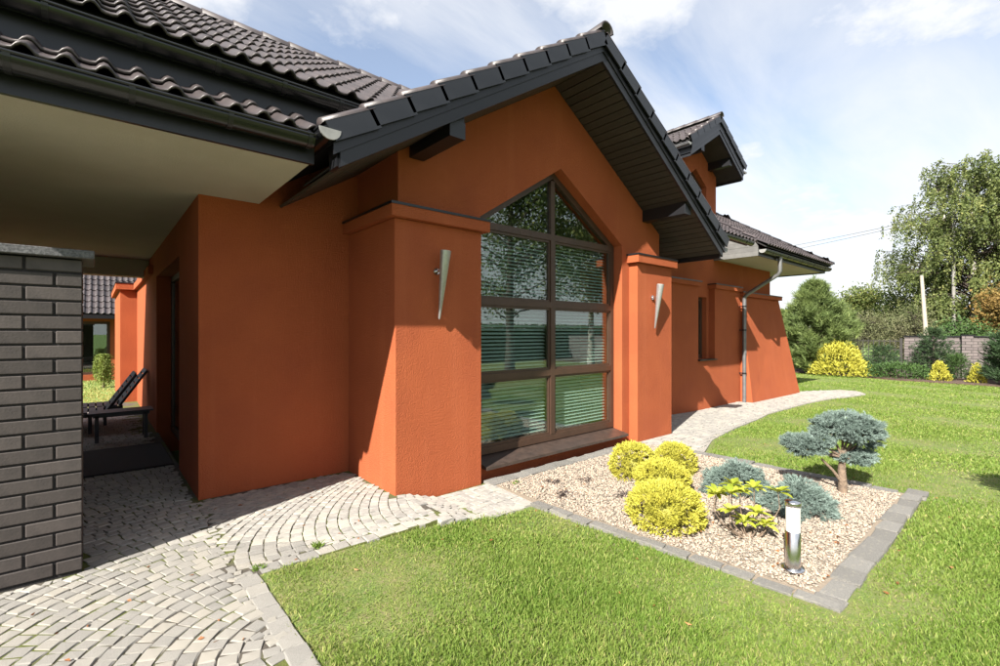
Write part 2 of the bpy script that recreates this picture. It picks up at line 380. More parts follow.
# ------------------------------------------------------------------ ground
gp = MB(); gp.add([(-600, -600, -0.35), (600, -600, -0.35), (600, 600, -0.35), (-600, 600, -0.35)], [(0, 1, 2, 3)])
tag(gp.build('ground', 'terrain'), kind='structure')
LAWN = [(0.73, -9), (0.728, 2.985), (1.25, 2.975), (1.80, 2.96), (1.95, 2.94), (2.62, 2.945), (2.885, 2.84), (3.0, 0.72), (3.04, 0.70), (5.80, 0.715), (5.78, 2.70),
        (6.67, 3.07), (8.07, 3.32), (10.2, 3.58), (12.24, 3.55), (13.65, 3.42), (15.3, 3.02), (15.85, 3.30), (15.9, 3.85), (14.8, 4.4), (14.8, 16), (23, 16),
        (21.9, 8), (21.6, 5.0), (20.8, 3.2), (20.65, 0.9), (20.4, -3), (20.2, -12), (6, -14)]
def lawn_sheet():
    xs = np.concatenate([np.arange(-0.2, 12, 0.25), np.arange(12, 26.1, 1.0)]); ys = np.arange(-16, 17.1, 0.25)
    V = [(x, y, float(gz(x)) + 0.012 * math.sin(x * 2.1 + y) * math.sin(y * 1.7)) for x in xs for y in ys]
    ny = len(ys); F = []
    cent = np.array([((xs[i] + xs[i+1]) / 2, (ys[j] + ys[j+1]) / 2) for i in range(len(xs) - 1) for j in range(ny - 1)])
    k = 0
    P2 = [(0.5, -16), (0.5, 3.2), (3.1, 3.2), (3.1, 2.9), (5.5, 2.9), (5.5, 3.5), (16, 4.0), (14.5, 4.6), (14.5, 17), (26, 17), (26, -16)]
    keep = inpoly(cent, P2)
    for i in range(len(xs) - 1):
        for j in range(ny - 1):
            if keep[k]: F.append((i * ny + j, (i + 1) * ny + j, (i + 1) * ny + j + 1, i * ny + j + 1))
            k += 1
    me = np_mesh('lawn', V, F, 'soil', smooth=True)
    return tag(link('lawn', me), kind='structure')
lawn_sheet()
# rear garden lawn beyond the terrace
rl = MB().box(-14, 0.55, 12.6, 30, -0.3, 0.07).build('rear_lawn', 'terrain'); tag(rl, kind='structure')
# mulch strip at the boundary
mb = MB(); mp_ = [(21.9, 8.5), (21.6, 5.0), (20.8, 3.2), (20.65, 0.9), (20.4, -3), (20.2, -12), (23.4, -12), (23.4, 8.5)]
mb.prism(mp_, XY, -0.3, -0.085); tag(mb.build('mulch_bed', 'mulch'), kind='structure')

# ------------------------------------------------------------------ stone paving
def sett_variant(k):
    """an uneven granite cube, unit footprint, top at z = 0"""
    r = random.Random(k); vs = []; fs = []
    def ring(s, z, j):
        out = []
        for (cx, cy) in ((-.5, -.5), (.5, -.5), (.5, .5), (-.5, .5)):
            out.append((cx * s + r.uniform(-j, j), cy * s + r.uniform(-j, j), z + r.uniform(-.02, .02)))
        return out
    A = ring(1.0, -.5, .02); B = ring(1.0, -.05, .06); C = ring(.93, 0, .055); D = [(r.uniform(-.1, .1), r.uniform(-.1, .1), 0.012)]
    vs = A + B + C + D
    for a, b in ((0, 4), (4, 8)):
        for i in range(4): fs.append((a + i, a + (i + 1) % 4, b + (i + 1) % 4, b + i))
    for i in range(4): fs.append((8 + i, 8 + (i + 1) % 4, 12))
    return vs, fs
SV = [sett_variant(k) for k in range(10)]
SM = []
for k, (v, f) in enumerate(SV):
    me = bpy.data.meshes.new('sett'); me.from_pydata(v, [], f); me.materials.append(MATS['sett']); me.update(); SM.append(me)
setts = []   # x, y, z, rot, sx, sy
def put(x, y, z, rot, sx, sy): setts.append((x, y, z, rot, sx, sy))
UP = 0.10
# (a) rings of the drive and the terrace, fanning out from a point on the lawn border
pit = 0.084; CX, CY = 0.72, 2.2
r_ = 0.13
while r_ < 9.6:
    an = math.pi * .5 + random.uniform(0, .06)
    while an < math.pi * 1.5:
        ln = random.uniform(0.062, 0.090); da = ln / r_; am = an + da / 2; an += da
        X, Y = CX + r_ * math.cos(am), CY + r_ * math.sin(am)
        if X > 0.60 or X < -1.65 or Y < 1.1 or Y > 11.5: continue
        put(X, Y, UP + random.uniform(-.0015, .002), am + math.pi / 2 + random.uniform(-.07, .07), ln * random.uniform(.86, .94), pit * random.uniform(.82, .91))
    r_ += pit
# (b) arcs of the walk along the house
xb = -0.75
while xb < 2.1:
    Y = 3.115
    while Y < 4.64:
        s_ = 1.1 * (Y - 3.1); ln = random.uniform(0.062, 0.090); stp = ln / math.hypot(1, s_); ym = Y + stp / 2; Y += stp
        X = xb + .55 * (ym - 3.1) ** 2; s2 = 1.1 * (ym - 3.1)
        if X < 0.66 or X > 2.02 or ym > 4.6 or (X > 1.93 and ym > 3.63): continue
        put(X, ym, UP + random.uniform(-.0015, .002), -math.atan(s2) + random.uniform(-.05, .05), pit * math.cos(math.atan(s2)) * random.uniform(.87, .93), ln * random.uniform(.90, .955))
    xb += pit
# (c) ramp and lower piece in front of the pillar
for i in range(13):
    for j in range(8):
        X = 2.05 + i * 0.080 + 0.035 * math.sin(j * 0.9); Y = 3.04 + j * 0.079
        if Y > 3.63 or X > 3.0: continue
        z = UP - (UP - 0.0) * min(max((X - 2.03) / 0.33, 0), 1)
        put(X, Y, z + random.uniform(0, .003), random.uniform(-.08, .08), 0.075, 0.075)
# border rows against the lawn
y = -0.5
while y < 3.0:
    ln = random.uniform(.10, .15); put(0.672, y + ln / 2, UP + random.uniform(-.001, .003), random.uniform(-.05, .05), 0.098, ln * .94); y += ln
x = 0.735
while x < 1.95:
    ln = random.uniform(.08, .13); put(x + ln / 2, 3.035 + random.uniform(-.012, .012), UP + random.uniform(-.001, .003), random.uniform(-.06, .06), ln * .94, 0.095); x += ln
x = 1.95
while x < 2.93:
    ln = random.uniform(.10, .14); zz = UP - (UP - 0.0) * min(max((x + ln / 2 - 2.03) / 0.36, 0), 1)
    put(x + ln / 2, 2.985 + random.uniform(-.012, .012), zz + .002, random.uniform(-.06, .06), ln * .95, .10); x += ln
paving = MB()
paving.box(-6, 0.725, -3, 4.66, -0.3, 0.0945); paving.box(0.725, 2.04, 2.98, 4.66, -0.3, 0.094)
paving.hexa([(2.04, 2.99, -0.3), (2.37, 2.99, -0.3), (2.37, 3.7, -0.3), (2.04, 3.7, -0.3)], [(2.04, 2.99, 0.094), (2.37, 2.99, -0.006), (2.37, 3.7, -0.006), (2.04, 3.7, 0.094)])
paving.box(2.37, 3.02, 2.95, 3.7, -0.3, -0.006); paving.box(-6, 0.68, 4.66, 12.6, -0.3, 0.0945)
pv = tag(paving.build('paving', 'joint'), kind='structure')
# keep the ones clear of walls and pier
def ok_sett(s):
    x, y = s[0], s[1]
    if 3.645 < y < 4.10 and x < -0.03: return False
    if x > 0.60 and y > 4.6: return False
    return True
vis = [s for s in setts if ok_sett(s) and s[1] > 1.2 and s[0] > -1.6]
cen = np.array([(s[0], s[1], max(s[4], s[5])) for s in vis]); extra = []
for gx in np.arange(-1.5, 2.0, .022):
    for gy in np.arange(1.3, 6.0, .022):
        if gx > .70 and gy < 3.1: continue
        if gx > 1.93 and gy > 3.62: continue
        if gx > .63 and gy > 4.60: continue
        if gx < -.04 and 3.655 < gy < 4.08: continue
        q = np.hypot(cen[:, 0] - gx, cen[:, 1] - gy)
        if q.min() < .056: continue
        if extra and min(math.hypot(e[0] - gx, e[1] - gy) for e in extra) < .044: continue
        extra.append((gx, gy, UP + random.uniform(-.002, .001), random.uniform(-.5, .5), random.uniform(.036, .05), random.uniform(.034, .046)))
vis += extra
def px_size(s):
    d = s[0] * math.cos(YAW) + s[1] * math.sin(YAW); r = s[0] * math.sin(YAW) - s[1] * math.cos(YAW)
    if d < 0.6: return -1
    u = 500 + 470 * r / d; v = 333 + 470 * 1.4 / d
    hid = (3.6 < s[1] and s[0] / s[1] < -0.014)
    if u < -15 or u > 1010 or v > 690 or hid: return 1e-3 / (1 + d)
    return 1 / d ** 2
vis.sort(key=px_size, reverse=True)
for s in vis[:300]:
    k = random.randrange(10)
    M = T(s[0], s[1], s[2]) @ Matrix.Rotation(s[3] + random.choice((0, math.pi)), 4, 'Z') @ Matrix.Diagonal((s[4], s[5], 0.09, 1))
    link('sett', SM[k], pv, M)
def sett_mass(lst, name, parent):
    V = []; F = []; tn = []; o = 0; F3 = []
    for s in lst:
        v, f = SV[random.randrange(10)]
        c, sn = math.cos(s[3]), math.sin(s[3]); t = random.random()
        for p in v:
            x, y = p[0] * s[4], p[1] * s[5]; V.append((s[0] + c * x - sn * y, s[1] + sn * x + c * y, s[2] + p[2] * 0.09)); tn.append(t)
        for q in f:
            F3.append((o + q[0], o + q[1], o + q[2]))
            if len(q) == 4: F3.append((o + q[0], o + q[2], o + q[3]))
        o += len(v)
    me = np_mesh(name, V, F3, 'sett_mass', tn)
    ob = link(name, me, parent); tag(ob, kind='stuff'); return ob
sett_mass(vis[300:], 'sett_field', pv)

# the walk on round the house to the right
PATH = [(5.62, 2.74), (6.67, 3.09), (8.07, 3.34), (10.2, 3.6), (12.24, 3.57), (13.65, 3.44), (15.3, 3.04), (15.85, 3.30), (15.9, 3.85), (14.8, 4.4), (14.5, 4.5), (14.5, 6), (11.3, 4.7), (6.4, 4.7), (6.4, 3.7), (5.62, 3.7)]
xs = np.arange(5.6, 16.2, 0.2); Pv = []; Pf = []
def path_edge(x): return float(np.interp(x, [5.62, 6.67, 8.07, 10.2, 12.24, 13.65, 15.3, 15.85, 16.2], [2.74, 3.09, 3.34, 3.6, 3.57, 3.44, 3.04, 3.3, 3.6]))
def path_back(x): return float(np.interp(x, [5.6, 6.5, 6.6, 14.4, 14.6, 15.9, 16.2], [3.7, 3.7, 4.8, 4.8, 4.45, 3.85, 3.65]))
for x in xs:
    z = float(gz(x)) + 0.022
    Pv += [(x, path_edge(x), z - .2), (x, path_edge(x), z), (x, path_back(x), z)]
for i in range(len(xs) - 1):
    a = i * 3; b = a + 3
    Pf += [(a, b, b + 1, a + 1), (a + 1, b + 1, b + 2, a + 2)]
path = tag(link('path', np_mesh('path', Pv, Pf, 'path_base')), kind='structure')
plist = []
for i in range(100):
    for j in range(20):
        X = 5.7 + i * 0.1 + 0.05 * math.sin(j * .7); Y = 2.8 + j * 0.097
        if X > 15.4: continue
        if path_edge(X) + .06 < Y < min(path_back(X) - .04, 3.62 if X < 6.65 else 9):
            if X > 11.4 and Y > 4.3: continue
            plist.append((X, Y, float(gz(X)) + 0.034 + random.uniform(-.003, .003), random.uniform(-.1, .1), .094, .091))
sett_mass(plist, 'path_setts', path)

# ------------------------------------------------------------------ gravel bed with stone edging
bed = MB().prism([(2.92, 2.84), (3.06, 0.78), (5.72, 0.76), (5.66, 2.76), (5.66, 3.52), (2.98, 3.52)], XY, -0.3, 0.006)
bedo = tag(bed.build('gravel_bed', 'gravel_bed'), kind='structure')
ed = []   # edging stones: x, y, rot, length, width
y = 0.72
while y < 2.86:
    ln = random.uniform(.17, .22); x = np.interp(y + ln / 2, [0.72, 2.86], [3.06, 2.93]); ed.append((x + random.uniform(-.008, .008), y + ln / 2, 0.06 + random.uniform(-.05, .05), random.uniform(.075, .095), ln * .92)); y += ln
ed.append((3.09, .785, .04, .13, .14))
x = 3.165
while x < 5.75:
    ln = random.uniform(.20, .25); ed.append((x + ln / 2, 0.785 + random.uniform(-.012, .012), random.uniform(-.05, .05), ln * .95, random.uniform(.115, .15))); x += ln
y = 0.90
while y < 2.72:
    ln = random.uniform(.17, .22); ed.append((5.70 + random.uniform(-.01, .01), y + ln / 2, random.uniform(-.03, .03), .14, ln * .95)); y += ln
x = 2.95
while x < 5.6:
    ln = random.uniform(.15, .2); ed.append((x + ln / 2, 3.60 + random.uniform(-.008, .008), random.uniform(-.02, .02), ln * .96, .16)); x += ln
EM = []
for k, (v, f) in enumerate(SV):
    me = bpy.data.meshes.new('edging_stone'); me.from_pydata([(p[0] * (1.0 if p[2] < -.06 else 1.03), p[1] * (1.0 if p[2] < -.06 else 1.03), p[2] * .6) for p in v], [], f); me.materials.append(MATS['kerb_stone']); EM.append(me)
for (x, y, rt, a, b) in ed:
    link('edging_stone', EM[random.randrange(10)], bedo, T(x, y, 0.016 + random.uniform(-.006, .006)) @ Matrix.Rotation(rt, 4, 'Z') @ Matrix.Diagonal((a, b, 0.12, 1)))
def pebbles(n, poly, name, zf, smin, smax, mname):
    ico = [(0, 0, 1), (.89, 0, .45), (.28, .85, .45), (-.72, .53, .45), (-.72, -.53, .45), (.28, -.85, .45), (.72, .53, -.45), (-.28, .85, -.45), (-.89, 0, -.45), (-.28, -.85, -.45), (.72, -.53, -.45), (0, 0, -1)]
    icf = [(0,1,2),(0,2,3),(0,3,4),(0,4,5),(0,5,1),(1,6,2),(2,7,3),(3,8,4),(4,9,5),(5,10,1),(6,7,2),(7,8,3),(8,9,4),(9,10,5),(10,6,1)]
    ico = np.array(ico); icf = np.array(icf)
    P = np.array(poly); lo, hi = P.min(0), P.max(0)
    Q = rng.uniform(lo, hi, (int(n * 1.6), 2)); Q = Q[inpoly(Q, poly)][:n]; n = len(Q)
    sc = rng.uniform(smin, smax, (n, 1)) * rng.uniform(0.7, 1.3, (n, 3)) * np.array([1, 1, .65])
    jit = rng.uniform(.8, 1.2, (n, 12, 1))
    V = ico[None] * jit * sc[:, None, :]
    a = rng.uniform(0, 6.28, n); c, s = np.cos(a)[:, None], np.sin(a)[:, None]
    X = V[..., 0] * c - V[..., 1] * s; Y = V[..., 0] * s + V[..., 1] * c
    V = np.stack([X + Q[:, :1], Y + Q[:, 1:], V[..., 2] + zf + rng.uniform(-.004, .008, (n, 1))], -1).reshape(-1, 3)
    F = (icf[None] + (np.arange(n) * 12)[:, None, None]).reshape(-1, 3)
    return np_mesh(name, V, F, mname, np.repeat(rng.random(n), 12), smooth=True)
BEDIN = [(3.0, 2.8), (3.13, 0.87), (5.62, 0.87), (5.6, 2.72), (5.6, 3.5), (3.0, 3.5)]
gv = link('gravel', pebbles(38000, BEDIN, 'gravel', 0.012, .0045, .0115, 'pebble'))
tag(gv, 'pale buff pebbles covering the planting bed', 'gravel', kind='stuff')

# ------------------------------------------------------------------ grass
def grass(poly, name, n0, dmin, dmax, a0, a1, hmul=1.0, dense=9000., p=1.7, label='', z_fn=None, ref=3.0):
    n = n0
    # sample radius with density ~ min(1,(ref/d)^p), then angle
    d = np.linspace(dmin, dmax, 4000); pdf = np.minimum(1, (ref / d) ** p) * d; cdf = np.cumsum(pdf); cdf /= cdf[-1]
    rad = np.interp(rng.random(n), cdf, d); ang = rng.uniform(a0, a1, n)
    P = np.stack([rad * np.cos(ang), rad * np.sin(ang)], 1)
    k = inpoly(P + rng.normal(0, .022, P.shape), poly); P = P[k]; rad = rad[k]; n = len(P)
    # clumps and worn patches
    def vnoise(P, f, seed):
        r = np.random.default_rng(seed); s = 0
        for _ in range(6):
            q = r.uniform(-1, 1, 2) * f; s = s + np.sin(P @ q + r.uniform(0, 6.28))
        return s / 6
    pn = vnoise(P, 4.5, 1) + 0.6 * vnoise(P, 14, 2) + .5 * vnoise(P, 1.3, 9)
    edge_dry = np.exp(-np.maximum(0, 3.0 - P[:, 1]) / .10) * (P[:, 0] < 2.0) * .9 + np.exp(-np.maximum(0, P[:, 0] - .74) / .09) * .9
    keep = rng.random(n) < np.clip(0.86 + 0.5 * pn - edge_dry * .5, .34, 1); P = P[keep]; rad = rad[keep]; pn = pn[keep]; ed_ = edge_dry[keep]; n = len(P)
    h = rng.uniform(.014, .036, n) * (1 + .35 * pn) * hmul; wd = .0027 * np.maximum(1, rad / 2.6) ** .85 * rng.uniform(.7, 1.3, n)
    a = rng.uniform(0, 6.28, n); lean = rng.uniform(.15, .95, n) * h; la = rng.uniform(0, 6.28, n)
    z0 = (gz(P[:, 0]) if z_fn is None else np.full(n, z_fn)) - .004
    base = np.stack([P[:, 0], P[:, 1], z0], 1)
    side = np.stack([np.cos(a), np.sin(a), 0 * a], 1) * wd[:, None]
    ld = np.stack([np.cos(la), np.sin(la), 0 * la], 1)
    up = np.array([0, 0, 1.])
    mid = base + up * (h * .6)[:, None] + ld * (lean * .35)[:, None]; tip = base + up * h[:, None] + ld * lean[:, None]
    tone = np.clip(rng.normal(.37, .2, n) - pn * .16 + (rng.random(n) < .09) * .45 + ed_ * .35, 0, 1)
    near = rad < 5.5
    def five(i):
        m = len(i)
        V = np.stack([base[i] - side[i], base[i] + side[i], mid[i] - side[i] * .7, mid[i] + side[i] * .7, tip[i]], 1).reshape(-1, 3)
        b = (np.arange(m) * 5)[:, None, None]
        F = (np.array([[0, 1, 3], [0, 3, 2], [2, 3, 4]])[None] + b).reshape(-1, 3); return V, F, np.repeat(tone[i], 5)
    def three(i):
        m = len(i)
        V = np.stack([base[i] - side[i] * 1.2, base[i] + side[i] * 1.2, tip[i]], 1).reshape(-1, 3)
        return V, np.arange(m * 3).reshape(-1, 3), np.repeat(tone[i], 3)
    v1, f1, t1 = five(np.where(near)[0]); v2, f2, t2 = three(np.where(~near)[0])
    me = np_mesh(name, np.concatenate([v1, v2]), np.concatenate([f1, f2 + len(v1)]), 'grass', np.concatenate([t1, t2]))
    return tag(link(name, me), label, 'grass', kind='stuff')
grass(LAWN, 'lawn_grass', 980000, 0.9, 23, R(-14), R(80), label='short green lawn grass with dry straw patches')
grass([(-8, 12.7), (0.5, 12.7), (0.5, 24), (-8, 24)], 'rear_lawn_grass', 90000, 12.6, 24, R(75), R(105), hmul=1.6, label='bright lawn grass in the garden beyond the terrace', z_fn=.07, ref=14)

# ------------------------------------------------------------------ the house
H = empty('house', (4.2, 3.8, 0), 'orange rendered house with dark tiled gables and tall pointed window', 'house')
def part(name, mbld, m, parent=None): return mbld.build(name, m, parent or H)
YP, YG, YL, YR, YU = 3.66, 3.79, 4.64, 4.66, 4.79
GX = 4.12; GS = 0.625                    # gable ridge and pitch
def gun(x): return 4.41 - GS * abs(x - GX)    # underside line of the gable roof
# walls
b = MB().box(0.66, 2.06, YL, 4.95, -.2, 3.4); part('wall', b, 'stucco')
# passage side wall with a door niche
b = MB().prism([(4.95, -.2), (5.85, -.2), (5.85, 2.3), (8.2, 2.3), (8.2, -.2), (12.2, -.2), (12.2, 3.2), (4.95, 3.2)], YZ, 0.662, 0.95); part('wall', b, 'stucco')
b = MB().box(0.39, 0.95, 12.203, 15.4, -.2, 2.38); part('pilaster', b, 'stucco')
b = MB().box(0.32, 0.6615, 12.13, 15.45, 2.38, 2.50); part('cornice', b, 'stucco')
b = MB().box(0.31, 0.6615, 12.12, 15.46, 2.50, 2.525); part('cornice_cap', b, 'dark_metal')
b = MB().box(0.60, 0.6615, 8.7, 12.12, 2.38, 2.50); part('cornice', b, 'stucco')
dn = MB(); 
dn.box(0.83, 0.88, 5.85, 5.93, 0.1, 2.3); dn.box(0.83, 0.88, 8.12, 8.2, 0.1, 2.3); dn.box(0.83, 0.88, 5.93, 8.12, 2.22, 2.3); dn.box(0.83, 0.88, 5.93, 8.12, 0.1, 0.18); dn.box(0.83, 0.88, 6.98, 7.07, 0.18, 2.22)
door = part('terrace_door', dn, 'frame')
for y0, y1 in ((5.93, 6.98), (7.07, 8.12)):
    MB().box(0.85, 0.86, y0, y1, 0.18, 2.22).build('pane', 'glass', door)
MB().box(0.80, 0.83, 7.0, 7.03, 1.0, 1.14).build('handle', 'steel', door)
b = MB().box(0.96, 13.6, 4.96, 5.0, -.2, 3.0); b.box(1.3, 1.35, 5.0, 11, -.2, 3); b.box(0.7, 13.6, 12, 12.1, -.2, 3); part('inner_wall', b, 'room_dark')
# gable wall with the pointed window opening
WX0, WX1, WZ0, WZS, WZA, WXA = 3.00, 5.48, 0.195, 2.70, 3.47, 4.235
hole = [(WX0, WZ0), (WX1, WZ0), (WX1, WZS), (WXA, WZA), (WX0, WZS)]
outer = [(2.06, -.2), (6.43, -.2), (6.43, gun(6.43) + .06), (GX, gun(GX) + .06), (2.06, gun(2.06) + .06)]
whole = [(WX0, .128), (WX1, .128)] + hole[2:]
b = MB().prism(outer, XZ, YG, YG + .3, [whole]); part('gable_wall', b, 'stucco')
b = MB().box(2.0605, 2.36, YG + .3, 4.64, -.2, gun(2.06) + .05); part('wall', b, 'stucco')
b = MB().box(6.13, 6.4295, YG + .3, 4.9, -.2, gun(6.43) + .05); part('wall', b, 'stucco')
# pillars with cornices
def cornice(x0, x1, y0, y1, z0, z1, name='cornice'):
    part(name, MB().box(x0, x1, y0, y1, z0, z1), 'stucco')
    part('cornice_cap', MB().box(x0 - .008, x1 + .008, y0 - .008, y1, z1, z1 + .022), 'dark_metal')
m = MB().box(1.96, 2.915, YP, YL - .001, -.2, 2.50).mesh('pillar'); bevel(m, .008); m.materials.append(MATS['stucco']); link('pillar', m, H)
cornice(1.90, 2.975, 3.60, YL - .002, 2.50, 2.60)
m = MB().box(5.65, 6.56, YP, 4.67, -.2, 2.47).mesh('pillar'); bevel(m, .008); m.materials.append(MATS['stucco']); link('pillar', m, H)
cornice(5.59, 6.62, 3.60, 4.6, 2.47, 2.57)
# right wing: pilaster skin with window niche, upper wall, sloping buttress
b = MB().prism([(6.563, -.3), (11.6, -.3), (11.6, 2.46), (10.15, 2.46), (10.15, .92), (9.41, .92), (9.41, 2.46), (6.563, 2.46)], XZ, YR, YU - .001); part('pilaster', b, 'stucco')
for x0, x1 in ((6.64, 9.45), (10.09, 11.44)): cornice(x0, x1, YR - .06, YU - .001, 2.46, 2.545)
b = MB().prism([(6.43, -.3), (13.64, -.3), (13.64, 3.95), (6.43, 3.95)], XZ, YU, YU + .3, [[(9.46, .95), (10.04, .95), (10.04, 2.27), (9.46, 2.27)]]); part('wall', b, 'stucco')
b = MB().box(13.34, 13.639, YU + .3, 10, -.3, 3.3); part('wall', b, 'stucco')
b = MB().hexa([(11.47, 4.385, -.25), (14.42, 4.29, -.25), (14.42, 6.2, -.25), (11.47, 6.2, -.25)], [(11.47, 4.655, 2.36), (13.86, 4.655, 2.36), (13.86, 6.2, 2.36), (11.47, 6.2, 2.36)])
m = b.mesh('buttress'); fixnormals(m); bevel(m, .01); m.materials.append(MATS['stucco']); link('buttress', m, H)
cornice(11.45, 13.93, 4.59, YU - .001, 2.362, 2.45)
nw = MB(); nw.box(9.46, 9.53, YU + .1, YU + .16, .95, 2.27); nw.box(9.97, 10.04, YU + .1, YU + .16, .95, 2.27); nw.box(9.53, 9.97, YU + .1, YU + .16, 2.2, 2.27); nw.box(9.53, 9.97, YU + .1, YU + .16, .95, 1.03)
nwo = part('window', nw, 'frame'); MB().box(9.53, 9.97, YU + .12, YU + .13, 1.03, 2.2).build('pane', 'glass', nwo)
MB().box(9.39, 10.17, YR - .05, YU + .1, .922, .946).build('sill', 'dark_metal', nwo)

# big window
fy0, fy1 = 3.925, 3.985
def band(poly, wd):
    """inner offset of a convex polygon"""
    n = len(poly); out = []
    for i in range(n):
        p0, p1, p2 = [Vector(q) for q in (poly[i - 1], poly[i], poly[(i + 1) % n])]
        d1 = (p1 - p0).normalized(); d2 = (p2 - p1).normalized(); n1_ = Vector((-d1.y, d1.x)); n2_ = Vector((-d2.y, d2.x))
        k = wd / (1 + n1_.dot(n2_)); out.append(tuple(p1 + (n1_ + n2_) * k))
    return out
inn = band(hole, .075)
fr = MB().prism(hole, XZ, fy0, fy1, [inn])
win = part('window', fr, 'frame')
MUL = (4.20, 4.27)
TR = [(0.985, 1.055), (1.805, 1.875), (2.625, 2.70)]
def bars(name, x0, x1, z0, z1, y0=fy0 - .004, y1=fy1 + .004): return MB().box(x0, x1, y0, y1, z0, z1).build(name, 'frame', win)
for z0, z1 in TR: bars('transom', inn[0][0], inn[1][0], z0, z1)
zs = [inn[0][1]] + [z for t_ in TR for z in t_]
for a_, b_ in ((0, 1), (2, 3), (4, 5)): bars('mullion', MUL[0], MUL[1], zs[a_], zs[b_])
bars('mullion', MUL[0], MUL[1], 2.70, inn[3][1] - .03)
for (z0, z1) in ((zs[0], zs[1]), (zs[2], zs[3]), (zs[4], zs[5])):
    for (x0, x1) in ((inn[0][0], MUL[0]), (MUL[1], inn[1][0])):
        # sash bead round each pane
        bd = MB().prism([(x0, z0), (x1, z0), (x1, z1), (x0, z1)], XZ, fy0 + .012, fy1 - .012, [[(x0 + .028, z0 + .028), (x1 - .028, z0 + .028), (x1 - .028, z1 - .028), (x0 + .028, z1 - .028)]])
        bd.build('sash', 'frame', win)
        MB().box(x0 + .028, x1 - .028, 3.952, 3.960, z0 + .028, z1 - .028).build('pane', 'glass', win)
zt = 2.70
tl = [(inn[4][0], zt), (MUL[0], zt), (MUL[0], inn[3][1] - .03), (inn[4][0], inn[4][1])]
MB().prism(tl, XZ, 3.952, 3.960).build('pane', 'glass', win)
MB().prism([(MUL[1], zt), (inn[2][0], zt), (inn[2][0], inn[2][1]), (MUL[1], inn[3][1] - .03)], XZ, 3.952, 3.960).build('pane', 'glass', win)
# venetian blinds: slats behind the lower six panes
slm = MB(); 
slm.hexa([(-.5, -.018, -.012), (.5, -.018, -.012), (.5, .018, .010), (-.5, .018, .010)], [(-.5, -.018, -.0105), (.5, -.018, -.0105), (.5, .018, .0115), (-.5, .018, .0115)])
slme = slm.mesh('slat'); fixnormals(slme); slme.materials.append(MATS['slat'])
for (x0, x1) in ((inn[0][0] + .01, MUL[0] - .005), (MUL[1] + .005, inn[1][0] - .01)):
    z = 0.32
    while z < 2.60:
        link('slat', slme, win, T((x0 + x1) / 2, 4.035, z) @ Matrix.Diagonal((x1 - x0, 1, 1, 1))); z += 0.042
sb = MB().hexa([(3.003, 3.685, .105), (5.477, 3.685, .105), (5.477, 3.985, .13), (3.003, 3.985, .13)], [(3.003, 3.685, .135), (5.477, 3.685, .135), (5.477, 3.985, .194), (3.003, 3.985, .194)])
sb.build('sill', 'sill_slate', win)
# dark room behind
rm = MB(); rm.prism([(2.37, -.1), (6.12, -.1), (6.12, gun(6.12)), (GX, gun(GX)), (2.37, gun(2.37))], XZ, 4.945, 4.953); rm.box(2.37, 6.12, 4.10, 4.94, 0.0, 0.05); rm.box(2.364, 2.372, 4.10, 4.94, 0, 3.2); rm.box(6.118, 6.126, 4.10, 4.94, 0, 3.0)
part('room_lining', rm, 'room_dark')

# ---- roofs
def tile_profile():
    pts = []
    for k in range(2):
        for t in (0, .12, .30, .46, .56, .68, .80, .92):
            x = .15 * (k + t)
            if t < .44: z = 0.004 * (1 if t == 0 else 0)
            else: z = .040 * math.sin(math.pi * (t - .44) / .56) ** .9
            pts.append((x, z))
    pts.append((.30, .004)); return pts
def tile_geo():
    pr = tile_profile(); n = len(pr); v = []; f = []
    ys = (0.0, 0.012, 0.36)
    for y in ys:
        for (x, z) in pr: v.append((x, y, z + .026 * (1 - y / .31) - (.007 if y == 0 else 0)))
    for j in range(2):
        for i in range(n - 1): f.append((j * n + i, j * n + i + 1, (j + 1) * n + i + 1, (j + 1) * n + i))
    o = len(v)
    for (x, z) in pr: v.append((x, 0.004, z + .026 - .020))
    for i in range(n - 1): f.append((o + i, o + i + 1, i + 1, i))
    o2 = len(v)
    for (x, z) in pr: v.append((x, .3, z - .018))
    for i in range(n - 1): f.append((o + i + 1, o + i, o2 + i, o2 + i + 1))
    return v, f
TV, TF = tile_geo()
TM = bpy.data.meshes.new('roof_tile'); TM.from_pydata(TV, [], TF); TM.polygons.foreach_set('use_smooth', [True] * len(TM.polygons)); TM.materials.append(MATS['tile']); TM.update()
TVn = np.array(TV); TF3 = []
for q in TF: TF3 += [(q[0], q[1], q[2]), (q[0], q[2], q[3])]
TF3 = np.array(TF3)
def tile_rows(roof, o, u, v, ncol, nrow, single=None, skip=None, massname='tile_field', slip=True):
    o, u, v = Vector(o), Vector(u).normalized(), Vector(v).normalized(); n = u.cross(v)
    mass = []
    for r in range(nrow):
        for c in range(ncol):
            p = o + u * (.30 * c) + v * (.31 * r)
            ctr = p + u * .15 + v * .15
            if skip and skip(ctr): continue
            j = random.uniform(-.004, .004)
            M = basis(u, v, n, p + v * j + n * random.uniform(0, .003))
            if single and single(ctr): link('roof_tile', TM, roof, M)
            else: mass.append(M)
    if mass:
        V = np.concatenate([TVn @ np.array(M.to_3x3()).T + np.array(M.translation) for M in mass])
        F = np.concatenate([TF3 + k * len(TVn) for k in range(len(mass))])
        me = np_mesh(massname, V, F, 'tile_mass', np.repeat(rng.random(len(mass)), len(TVn)), smooth=True)
        tag(link(massname, me, roof), kind='stuff')
mat('ridge', (0.045, 0.036, 0.037), (0.032, 0.026, 0.028), scale=16, rough=0.5, rnd=0.15)
